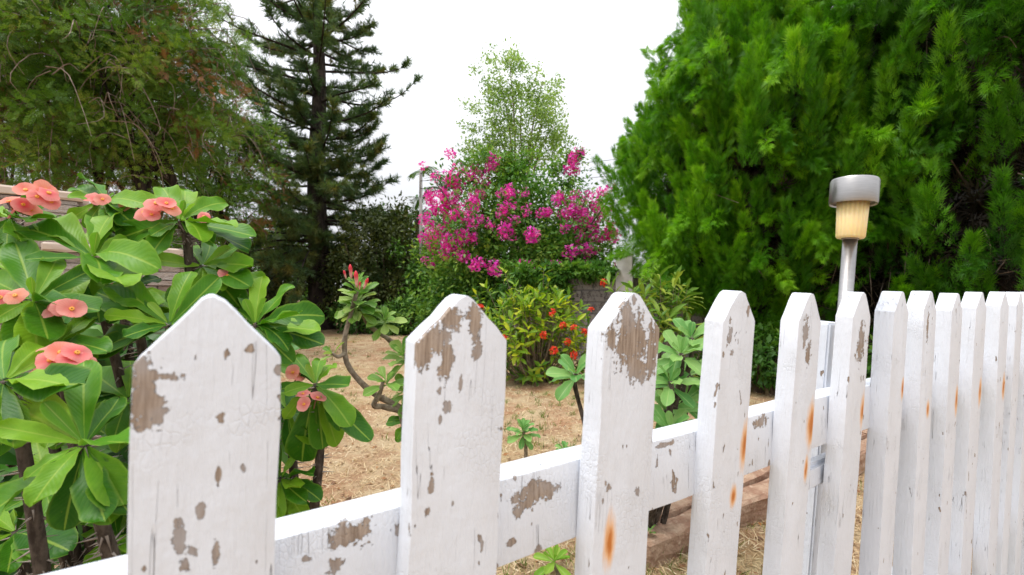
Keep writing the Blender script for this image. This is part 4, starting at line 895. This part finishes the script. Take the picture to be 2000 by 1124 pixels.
juniper(P(-10, 572, 10) * [1, 1, 0], P(10, 190, 10.0), 2.6, 1.6, 2.9, 'dark juniper tree standing further back behind the stone pier', 320, 38, [(20, 10.2, 10, 60), (110, 10.4, 130, 100)], 60)

juniper(P(420, 572, 11.5) * [1, 1, 0], P(400, 330, 11.5), 1.9, 1.2, 2.2, 'thin olive juniper between the spreading juniper and the pine', 340, 40, [(400, 11.6, 390, 200), (455, 11.8, 440, 260)], 120)

# tall pine with a dark trunk
PD = 14.5; pb = P(621, 572, PD) * [1, 1, 0]
pine = empty('pine_tree', pb, 'tall dark pine with layered upswept branches on bare red soil', 'tree')
A = Acc(); zs_ = np.linspace(-0.1, 13.5, 24)
A.tube(np.stack([pb[0] + 0.05 * np.sin(zs_), pb[1] + 0 * zs_, zs_], 1), np.interp(zs_, [-0.1, 0.25, 1, 6, 13.5], [0.62, 0.42, 0.34, 0.24, 0.05]), 14)
link('trunk', A.mesh('trunk', M_bark, True), pine)
B = Acc(); C = Acc(); z = 1.9
pp, pd, pv = [], [], []
while z < 13.2:
    nb = rng.integers(5, 8) + (3 if z < 5.8 else 0); a0 = rng.uniform(0, 6.28)
    for k in range(nb):
        z0_ = z + rng.normal() * 0.16; a = a0 + k * 6.283 / nb + rng.normal() * 0.35; Lb = np.interp(z, [1.9, 4, 9, 13.2], [2.6, 3.0, 2.95, 0.9]) * rng.uniform(0.45, 1.22)
        o = np.array([math.cos(a), math.sin(a), 0]); lowk = np.clip((5.0 - z) / 3, 0, 1); rise = 0.22 - 0.5 * lowk + 0.16 * rng.normal()
        p0 = np.array([pb[0], pb[1], z0_]); q = spline([p0, p0 + o * Lb * 0.4 + [0, 0, 0.02 + 0.05 * rise], p0 + o * Lb * 0.75 + [0, 0, rise * 0.35 * Lb], p0 + o * Lb + [0, 0, rise * 0.8 * Lb + 0.12]], 16)
        B.tube(q, np.linspace(0.045, 0.010, 16), 5, cap=False)
        for j in range(27 if z < 6 else 19):
            f = rng.uniform(0.10, 1.0); i = min(int(f * 15), 14); p = q[i] * (1 - (f * 15 - i)) + q[i + 1] * (f * 15 - i) if f < 0.99 else q[15]
            tg = nrmz(q[i + 1] - q[i]); sd = np.array([-tg[1], tg[0], 0]) * (1 if j % 2 else -1)
            sl_ = rng.uniform(0.22, 0.55) * (1.15 - 0.5 * f); dv = nrmz(tg * 0.75 + sd * rng.uniform(0.2, 0.9) + np.array([0, 0, rng.uniform(-0.15, 0.7) - 0.4 * lowk]))
            ns = 5; tt = (np.arange(ns) + 0.5) / ns
            pp.append(p + (tt * sl_)[:, None] * dv); pd.append(np.repeat(dv[None], ns, 0) + 0.25 * rng.normal(size=(ns, 3)))
            pv.append(np.full(ns, np.clip(0.35 + 0.3 * rng.normal() + 0.3 * lowk, 0, 1)))
    z += rng.uniform(0.36, 0.52)
pp = np.concatenate(pp); pd = np.concatenate(pd); pv = np.concatenate(pv)
C.scatter(NEV, NEF, pp, frames(pd, rdirs(len(pd))), rng.uniform(0.15, 0.25, len(pp)), pv)
M_pine = foliage_mat('pine_needles', [(0, (0.05, 0.10, 0.04)), (0.5, (0.10, 0.17, 0.06)), (0.8, (0.14, 0.165, 0.04)), (1, (0.19, 0.175, 0.045))], 0.3)
link('branches', B.mesh('branches', M_bark, True), pine); link('crown', C.mesh('crown', M_pine), pine, kind='stuff')

# leaf-cloud bushes and trees
def leaf_cloud(A, c, r3, n, size, hollow=0.45, up=0.3, clumps=60, vshift=0.0, z_min=0.03):
    """leaves gathered in clumps on the shell and inside an ellipsoid"""
    c = np.asarray(c, float); cd = rdirs(clumps); lump = 1 + 0.16 * rng.normal(size=(clumps, 1)); cc = cd * (hollow + (1 - hollow) * rng.random((clumps, 1)) ** 0.5) * lump
    k = rng.integers(0, clumps, n); off = rng.normal(size=(n, 3)) * 0.13
    q = cc[k] + off; pos = c + q * np.asarray(r3); keep = pos[:, 2] > z_min; pos = pos[keep]; q = q[keep]; k = k[keep]; n = len(pos)
    dv = nrmz(nrmz(q) * 0.6 + 0.7 * rng.normal(size=(n, 3)) + [0, 0, -0.1]); nv = nrmz(nrmz(q) * 0.5 + np.array([0, 0, up + 0.4]) + 0.5 * rng.normal(size=(n, 3)))
    cv = rng.random(clumps); A.scatter(LFV, LFF, pos, frames(dv, nv), size * rng.uniform(0.6, 1.3, n), np.clip(0.55 * cv[k] + 0.45 * rng.random(n) + vshift, 0, 1))
def bush_thing(name, px, dp, r3, zc, n, size, mat, label, cat='bush', group=None, clumps=60, hollow=0.4, stems=5):
    b_ = P(px, 572, dp) * [1, 1, 0]; e_ = empty(name, b_, label, cat, group); A = Acc()
    for k in range(stems):
        tp = b_ + np.array([rng.normal() * r3[0] * 0.5, rng.normal() * r3[1] * 0.4, zc + r3[2] * 0.4]); trunk_acc(A, b_ + rng.normal(size=3) * [0.08, 0.08, 0], tp, 0.03 + 0.01 * r3[0], 0.01, 0.08, 8, 6)
    link('trunk', A.mesh('trunk', M_brbark, True), e_); C = Acc(); leaf_cloud(C, b_ + [0, 0, zc], r3, n, size, hollow, 0.3, clumps); link('crown', C.mesh('crown', mat), e_, kind='stuff'); return e_
M_bush = foliage_mat('bush_foliage', [(0, (0.025, 0.08, 0.012)), (0.5, (0.06, 0.16, 0.02)), (0.85, (0.13, 0.26, 0.03)), (1, (0.23, 0.35, 0.06))], 0.3)
M_olive = foliage_mat('olive_foliage', [(0, (0.03, 0.045, 0.012)), (0.5, (0.06, 0.085, 0.02)), (0.85, (0.11, 0.13, 0.03)), (1, (0.17, 0.15, 0.05))], 0.25)
M_boug = foliage_mat('bougainvillea_foliage', [(0, (0.03, 0.11, 0.015)), (0.5, (0.085, 0.22, 0.025)), (0.85, (0.19, 0.33, 0.04)), (1, (0.34, 0.44, 0.07))], 0.3)
M_light = foliage_mat('pale_tree_foliage', [(0, (0.13, 0.22, 0.06)), (0.5, (0.22, 0.34, 0.09)), (1, (0.38, 0.48, 0.18))], 0.45)
bush_thing('understory_bush', 745, 13.6, (1.25, 1.0, 1.75), 1.85, 9000, 0.13, M_olive, 'dark olive bush growing to the right of the pine trunk')
bush_thing('understory_bush', 672, 14.6, (0.9, 0.9, 1.3), 1.5, 5000, 0.13, M_olive, 'dull olive bush close behind the pine trunk')
bush_thing('understory_bush', 520, 13.9, (1.2, 1.0, 1.2), 1.3, 6000, 0.13, M_olive, 'dull green bush growing to the left of the pine trunk')
bush_thing('understory_bush', 800, 12.4, (0.75, 0.7, 0.55), 0.5, 3500, 0.10, M_bush, 'low dark bush at the back edge of the lawn beside the utility pole')
bush_thing('understory_bush', 700, 13.0, (0.8, 0.5, 0.5), 0.45, 3000, 0.10, M_bush, 'low leafy bush on the shaded soil right of the pine trunk')
bush_thing('understory_bush', 850, 12.9, (0.8, 0.7, 1.25), 1.35, 6000, 0.12, M_bush, 'mid green bush between the utility pole and the bougainvillea')
bush_thing('understory_bush', 790, 16.0, (1.1, 0.9, 1.9), 2.0, 7000, 0.15, M_bush, 'tall mid green bush behind the utility pole')
for px, dp, rr_, lab in ((1500, 5.3, 0.5, 'added low shrub darkening the soil under the bright arborvitae beside the block wall'), (1640, 4.9, 0.55, 'added low shrub darkening the arborvitae foot behind the fence post'), (1800, 4.4, 0.5, 'added low shrub darkening the arborvitae foot behind the far pickets'), (1410, 6.0, 0.4, 'small added shrub darkening the gap between the drooping-leaved shrub and the arborvitae')):
    bush_thing('shade_fill_shrub', px, dp, (rr_, 0.4, 0.36), 0.36, 1800, 0.09, M_bush, lab, 'shrub', None, 30, 0.3, 4)  # added shrubs that darken the soil where shade lies under the arborvitae
far = [(-150, 19, 2.4, 2.6), (60, 20, 2.6, 4.2), (260, 18, 2.3, 4.4), (430, 19, 2.2, 4.8), (550, 20, 2.0, 4.0), (700, 19, 2.0, 2.6), (830, 18, 1.7, 3.0), (900, 19, 1.6, 3.4), (1010, 18, 2.0, 2.7), (1150, 19, 2.0, 2.4), (1330, 18, 2.2, 2.8), (1560, 17, 2.6, 3.0), (1830, 16, 2.8, 3.2), (2150, 15, 2.8, 3.2)]
FAR_L = ['boundary bush beyond the dark juniper, furthest from the pine', 'boundary bush directly behind the dark juniper', 'boundary bush behind the spreading juniper trunks', 'tall boundary bush behind the thin olive juniper', 'boundary bush behind the pine, on its juniper side', 'boundary bush behind the dark olive bush beside the pine', 'boundary bush behind the utility pole and low palm', 'tall boundary bush behind the small arching palm', 'boundary bush behind the airy pale tree', 'boundary bush behind the edge of the bougainvillea nearest the pillar',
 'boundary bush behind the bright rounded arborvitae', 'boundary bush beyond the block wall behind the garden lamp', 'boundary bush beyond the hindmost arborvitae', 'boundary bush beyond the dark arborvitae over the far pickets']
for i, (px, dp, rx, zt) in enumerate(far):
    bush_thing('boundary_bush', px, dp, (rx, 1.0, zt / 2), zt / 2, 3600, 0.22, M_bush, FAR_L[i], 'bush', 'bushes along the far garden boundary', 40, 0.3, 3)

# bougainvillea
BD = 9.6; bb = P(1015, 572, BD) * [1, 1, 0]
bo = empty('bougainvillea_bush', bb, 'big rounded bougainvillea covered in magenta blossom behind the ixora', 'bush')
A = Acc()
for k in range(9): trunk_acc(A, bb + rng.normal(size=3) * [0.25, 0.2, 0], bb + [rng.normal() * 1.1, rng.normal() * 0.6, rng.uniform(2.2, 3.7)], 0.05, 0.012, 0.15, 10, 6)
link('trunk', A.mesh('trunk', M_brbark, True), bo)
C = Acc(); leaf_cloud(C, bb + [0, 0, 1.55], (1.75, 1.3, 1.95), 40000, 0.10, 0.5, 0.3, 230); leaf_cloud(C, bb + [-0.95, 0, 0.7], (0.95, 0.9, 0.8), 9000, 0.10, 0.45, 0.3, 60, -0.1); leaf_cloud(C, bb + [0.95, 0.1, 1.75], (0.8, 0.8, 0.8), 8000, 0.10, 0.45, 0.3, 60)
leaf_cloud(C, P(965, 335, BD), (0.8, 0.5, 0.45), 2600, 0.08, 0.3, 0.3, 30, 0.15); leaf_cloud(C, P(1110, 330, BD), (0.35, 0.3, 0.55), 900, 0.08, 0.3, 0.3, 14, 0.1)
leaf_cloud(C, P(1035, 560, 7.75), (0.62, 0.22, 0.42), 3800, 0.09, 0.2, 0.3, 40); leaf_cloud(C, P(1115, 535, 7.75), (0.55, 0.22, 0.16), 1500, 0.09, 0.2, 0.3, 24); leaf_cloud(C, P(1180, 530, 7.6), (0.35, 0.2, 0.14), 700, 0.09, 0.2, 0.3, 14)
link('crown', C.mesh('crown', M_boug), bo, kind='stuff')
M_mag = foliage_mat('magenta_bract', [(0, (0.60, 0.012, 0.40)), (0.5, (0.78, 0.03, 0.55)), (0.85, (0.86, 0.12, 0.66)), (1, (0.90, 0.30, 0.76))], 0.42)
BLO = [floret_ball('blossom_cluster', M_mag, n_, 0.10, 0.062, k, 2) for k, n_ in enumerate((34, 44, 28, 38))]
blobs = [(872, 375, 34, 20), (897, 342, 28, 12), (885, 415, 30, 18), (866, 458, 26, 17), (903, 462, 24, 14), (935, 352, 16, 5), (848, 482, 12, 4), (1003, 375, 20, 7), (965, 322, 10, 3), (985, 405, 14, 3), (1000, 448, 16, 3), (1060, 412, 14, 3), (1090, 393, 9, 3), (1122, 298, 9, 3), (1116, 325, 8, 3),
 (1158, 402, 26, 12), (1180, 432, 22, 14), (1150, 465, 26, 13), (1128, 482, 14, 4), (1190, 462, 10, 4), (1138, 438, 14, 4), (935, 520, 5, 2), (962, 518, 5, 2), (1026, 526, 5, 2), (1052, 550, 10, 4), (1078, 524, 7, 3), (985, 458, 7, 2), (1036, 460, 7, 2), (940, 395, 12, 3), (925, 430, 10, 2), (882, 495, 6, 2), (1100, 440, 9, 2), (1225, 520, 6, 2), (1170, 380, 12, 3), (915, 400, 12, 3), (1020, 400, 12, 1), (960, 440, 10, 1), (1125, 410, 8, 2)]
ec = bb + [0, 0, 1.55]; er = np.array([1.72, 1.28, 1.95])
for (px, py, r_, n_) in blobs:
    for k in range(n_):
        q = (px + rng.normal() * r_ * 0.85, py + rng.normal() * r_ * 0.8); d_ = np.array([(q[0] - 1000) / F, 1, (HZ - q[1]) / F]); o_ = (np.array([0, 0, CAMZ]) - ec) / er; dd = d_ / er
        a_, b_, c_ = dd @ dd, 2 * o_ @ dd, o_ @ o_ - 1; D_ = b_ * b_ - 4 * a_ * c_
        yy = (-b_ - math.sqrt(D_)) / (2 * a_) - 0.20 if D_ > 0 else BD - 0.25
        link('blossom_cluster', random.choice(BLO), bo, M4(P(q[0], q[1], yy + rng.uniform(-0.12, 0.1)), frames(rdirs(1), rdirs(1))[0], random.uniform(0.8, 1.4)))
# a second bougainvillea flowering behind the arborvitae
b5 = P(1760, 572, 9.6) * [1, 1, 0]; bo2 = empty('bougainvillea_bush', b5, 'bougainvillea with sparse pink blossom glimpsed through the arborvitae', 'bush'); A = Acc()
for k in range(5): trunk_acc(A, b5 + rng.normal(size=3) * [0.25, 0.2, 0], b5 + [rng.normal() * 1.3, rng.normal() * 0.4, rng.uniform(2.5, 4.5)], 0.05, 0.012, 0.15, 9, 6)
link('trunk', A.mesh('trunk', M_brbark, True), bo2); C = Acc(); leaf_cloud(C, b5 + [0, 0, 2.4], (2.6, 0.9, 2.6), 9000, 0.11, 0.4, 0.3, 90); link('crown', C.mesh('crown', M_boug), bo2, kind='stuff')
for k in range(40): link('blossom_cluster', random.choice(BLO), bo2, M4(b5 + [rng.uniform(-2.4, 2.4), rng.uniform(-1.1, -0.6), rng.uniform(1.2, 4.6)], frames(rdirs(1), rdirs(1))[0], random.uniform(0.6, 1.0)))

# pale airy tree behind the bougainvillea
LD = 15.0; lb_ = P(1015, 572, LD) * [1, 1, 0]; lt = empty('airy_tree', lb_, 'tall airy pale green tree rising behind the bougainvillea', 'tree'); A = Acc()
tips_ = []
for (px, py) in ((995, 120), (1060, 160), (960, 230), (1085, 240), (1020, 180), (930, 290), (1040, 260), (980, 170), (1075, 195), (1000, 290)):
    q = spline([lb_ + [rng.normal() * 0.15, 0, -0.1], lb_ + [rng.normal() * 0.2, 0, 2.6], P(px, py, LD) * 0.5 + (lb_ + [0, 0, 4.4]) * 0.5, P(px, py, LD)], 14); A.tube(q, np.linspace(0.07, 0.008, 14), 6); tips_.append(q)
link('trunk', A.mesh('trunk', M_twig, True), lt); C = Acc()
for (px, py, rx, rz, n_) in ((990, 150, 0.75, 0.75, 1500), (1062, 190, 0.62, 0.85, 1500), (975, 215, 0.85, 0.8, 1900), (1030, 250, 1.0, 0.9, 2400), (945, 275, 0.75, 0.55, 1100), (1075, 260, 0.5, 0.8, 1000), (1010, 310, 1.4, 0.7, 2600), (998, 118, 0.35, 0.35, 300)):
    leaf_cloud(C, P(px, py, LD), (rx * 1.18, 0.9, rz * 1.05), n_, 0.105, 0.2, 0.2, 40)
link('crown', C.mesh('crown', M_light), lt, kind='stuff')

# palms
M_palm = foliage_mat('palm_frond', [(0, (0.05, 0.12, 0.03)), (0.6, (0.11, 0.20, 0.05)), (1, (0.2, 0.3, 0.09))], 0.3)
def palm(px, py, dp, L, n, label):
    c = P(px, py, dp); b_ = c * [1, 1, 0]; e_ = empty('palm_tree', b_, label, 'palm'); A = Acc(); A.tube(spline([b_, (b_ + c) / 2 + [0.06, 0, 0], c], 9), np.linspace(0.12, 0.08, 9), 8); link('trunk', A.mesh('trunk', M_twig, True), e_)
    for k in range(n):
        a = k * 2.4 + rng.uniform(-.2, .2); el = R(rng.uniform(-5, 75)); o = np.array([math.cos(a) * math.cos(el), math.sin(a) * math.cos(el), math.sin(el)]); l = L * rng.uniform(0.8, 1.1)
        q = spline([c, c + o * l * 0.5, c + o * l * 0.85 + [0, 0, -0.18 * l], c + o * l + [0, 0, -0.42 * l]], 14); B = Acc(); B.tube(q, np.linspace(0.018, 0.005, 14), 4, cap=False)
        m_ = 44; f = np.linspace(0.8, 12.6, m_); i = f.astype(int); p = q[i] + (q[i + 1] - q[i]) * (f - i)[:, None]; tg = nrmz(q[i + 1] - q[i]); sd = nrmz(np.cross(tg, [0, 0, 1.0])) * np.where(np.arange(m_) % 2, 1, -1)[:, None]
        dv = nrmz(tg * 0.6 + sd + [0, 0, -0.25]); T = np.array([[-0.05, 0, 0], [0.05, 0, 0], [0.04, 0.5, 0.0], [0, 1, -0.12], [-0.04, 0.5, 0]])
        B.scatter(T, [(0, 1, 2), (0, 2, 4), (4, 2, 3)], p, frames(dv, np.repeat([[0, 0, 1.0]], m_, 0)), np.stack([np.full(m_, 0.40), 0.30 * l * np.sin(np.linspace(0.5, 2.9, m_)) + 0.05, np.full(m_, 0.4)], 1))
        link('frond', B.mesh('frond', M_palm), e_)
palm(868, 372, 14.0, 1.35, 14, 'small palm with arching fronds beside the bougainvillea')
palm(815, 432, 15.0, 1.3, 13, 'low palm behind the grey utility pole')

# utility pole and overhead cables
UD = 13.2; ub = P(822, 572, UD) * [1, 1, 0]; ut = P(822, 334, UD)
up = empty('utility_pole', ub, 'thin grey utility pole between the pine and the bougainvillea', 'pole')
A = Acc(); A.tube(np.array([ub - [0, 0, 0.1], (ub + ut) / 2, ut]), [0.055, 0.05, 0.045], 10); link('shaft', A.mesh('shaft', plain('weathered_pole', (0.33, 0.31, 0.30), 0.9, 0, 0.25, 12), True), up)
A = Acc(); A.tube(np.array([ut + [-0.02, -0.05, -0.75], ut + [-0.02, -0.05, -0.05]]), 0.018, 6); link('bracket', A.mesh('bracket', M_dull, True), up)
M_cable = plain('cable', (0.05, 0.05, 0.055), 0.6)
far_end = P(1560, 250, 17.0)
for k, dzz in enumerate((0.0, 0.22, 0.44)):
    a_, c_ = ut + [0, -0.05, -0.08 - dzz], far_end - [0, 0, dzz * 1.35]; tt = np.linspace(0, 1, 24)[:, None]; q = a_ * (1 - tt) + c_ * tt - np.array([0, 0, 1]) * (0.9 * 4 * tt * (1 - tt)) * 0.35
    A = Acc(); A.tube(q, 0.008, 5); o_ = link('overhead_cable', A.mesh('overhead_cable', M_cable, True)); tag(o_, ('uppermost', 'middle', 'lowest')[k] + ' of three thin dark overhead cables behind the bougainvillea', 'cable', 'overhead cables')
fe = empty('utility_pole', far_end * [1, 1, 0], 'utility pole behind the arborvitae holding the far ends of the cables', 'pole'); A = Acc(); A.tube(np.array([far_end * [1, 1, 0] - [0, 0, 0.1], far_end + [0, 0, 0.15]]), [0.09, 0.07], 10); link('shaft', A.mesh('shaft', plain('weathered_pole', (0.33, 0.31, 0.30), 0.9), True), fe)

# ================================================================== GROUND COVER
M_straw = foliage_mat('dry_grass', [(0, (0.26, 0.15, 0.08)), (0.4, (0.52, 0.37, 0.21)), (0.8, (0.68, 0.54, 0.34)), (1, (0.74, 0.66, 0.48))], 0.15, 0.8)
M_grass = foliage_mat('green_grass', [(0, (0.06, 0.12, 0.02)), (0.6, (0.15, 0.22, 0.04)), (1, (0.32, 0.34, 0.10))], 0.3)
n = 70000; yy = 1.2 * (12 / 1.2) ** (rng.random(n) ** 1.15); kk = rng.uniform(-0.95, 1.0, n); xx = kk * yy
BV = np.array([[-0.5, 0, 0], [0.5, 0, 0], [0.35, 0.5, 0.12], [-0.35, 0.5, 0.12], [0, 1, 0.02]]); BF = [(0, 1, 2), (0, 2, 3), (3, 2, 4)]
dv = rdirs(n); dv[:, 2] = np.abs(dv[:, 2]) * 0.28; sz = rng.uniform(0.025, 0.075, n)
A = Acc(); pos = np.stack([xx, yy, gheight(xx, yy) + 0.003], 1)
A.scatter(BV, BF, pos, frames(dv, np.array([0, 0, 1.0]) + 0.4 * rng.normal(size=(n, 3))), np.stack([0.0022 + 0.0006 * yy, sz, sz], 1))
link('dry_grass', A.mesh('dry_grass', M_straw), kind='stuff'); bpy.data.objects['dry_grass']['label'] = 'dry straw and clippings lying on the red soil'; bpy.data.objects['dry_grass']['category'] = 'grass'
nt_ = 2600; ty = 1.3 * (12 / 1.3) ** rng.random(nt_); tx = rng.uniform(-0.9, 1.0, nt_) * ty; per = 9
msk = (np.sin(tx * 1.3 + 0.7) + np.sin(ty * 1.9 + tx * 0.6) + 0.6 * rng.normal(size=nt_)) > 0.15; tx, ty = tx[msk], ty[msk]; k_ = len(tx)
pos = np.repeat(np.stack([tx, ty, gheight(tx, ty)], 1), per, 0) + rng.normal(size=(k_ * per, 3)) * [0.02, 0.02, 0]
dv = nrmz(rng.normal(size=(k_ * per, 3)) * [0.5, 0.5, 0.1] + [0, 0, 0.8]); sz = rng.uniform(0.03, 0.085, k_ * per)
A = Acc(); A.scatter(BV, BF, pos, frames(dv, rdirs(k_ * per)), np.stack([0.0028 + 0.0006 * pos[:, 1], sz, sz], 1))
o_ = link('green_grass', A.mesh('green_grass', M_grass), kind='stuff'); tag(o_, 'sparse green grass tufts among the dry straw', 'grass')
# fallen leaves
n = 3200; yy = 1.5 * (12 / 1.5) ** rng.random(n); xx = rng.uniform(-0.8, 1.0, n) * yy; A = Acc()
A.scatter(LFV, LFF, np.stack([xx, yy, gheight(xx, yy) + 0.008], 1), frames(rdirs(n) * [1, 1, 0.15], np.array([0, 0, 1.0]) + 0.3 * rng.normal(size=(n, 3))), rng.uniform(0.02, 0.05, n))
o_ = link('fallen_leaves', A.mesh('fallen_leaves', M_brn), kind='stuff'); tag(o_, 'small brown fallen leaves scattered over the soil', 'leaves')
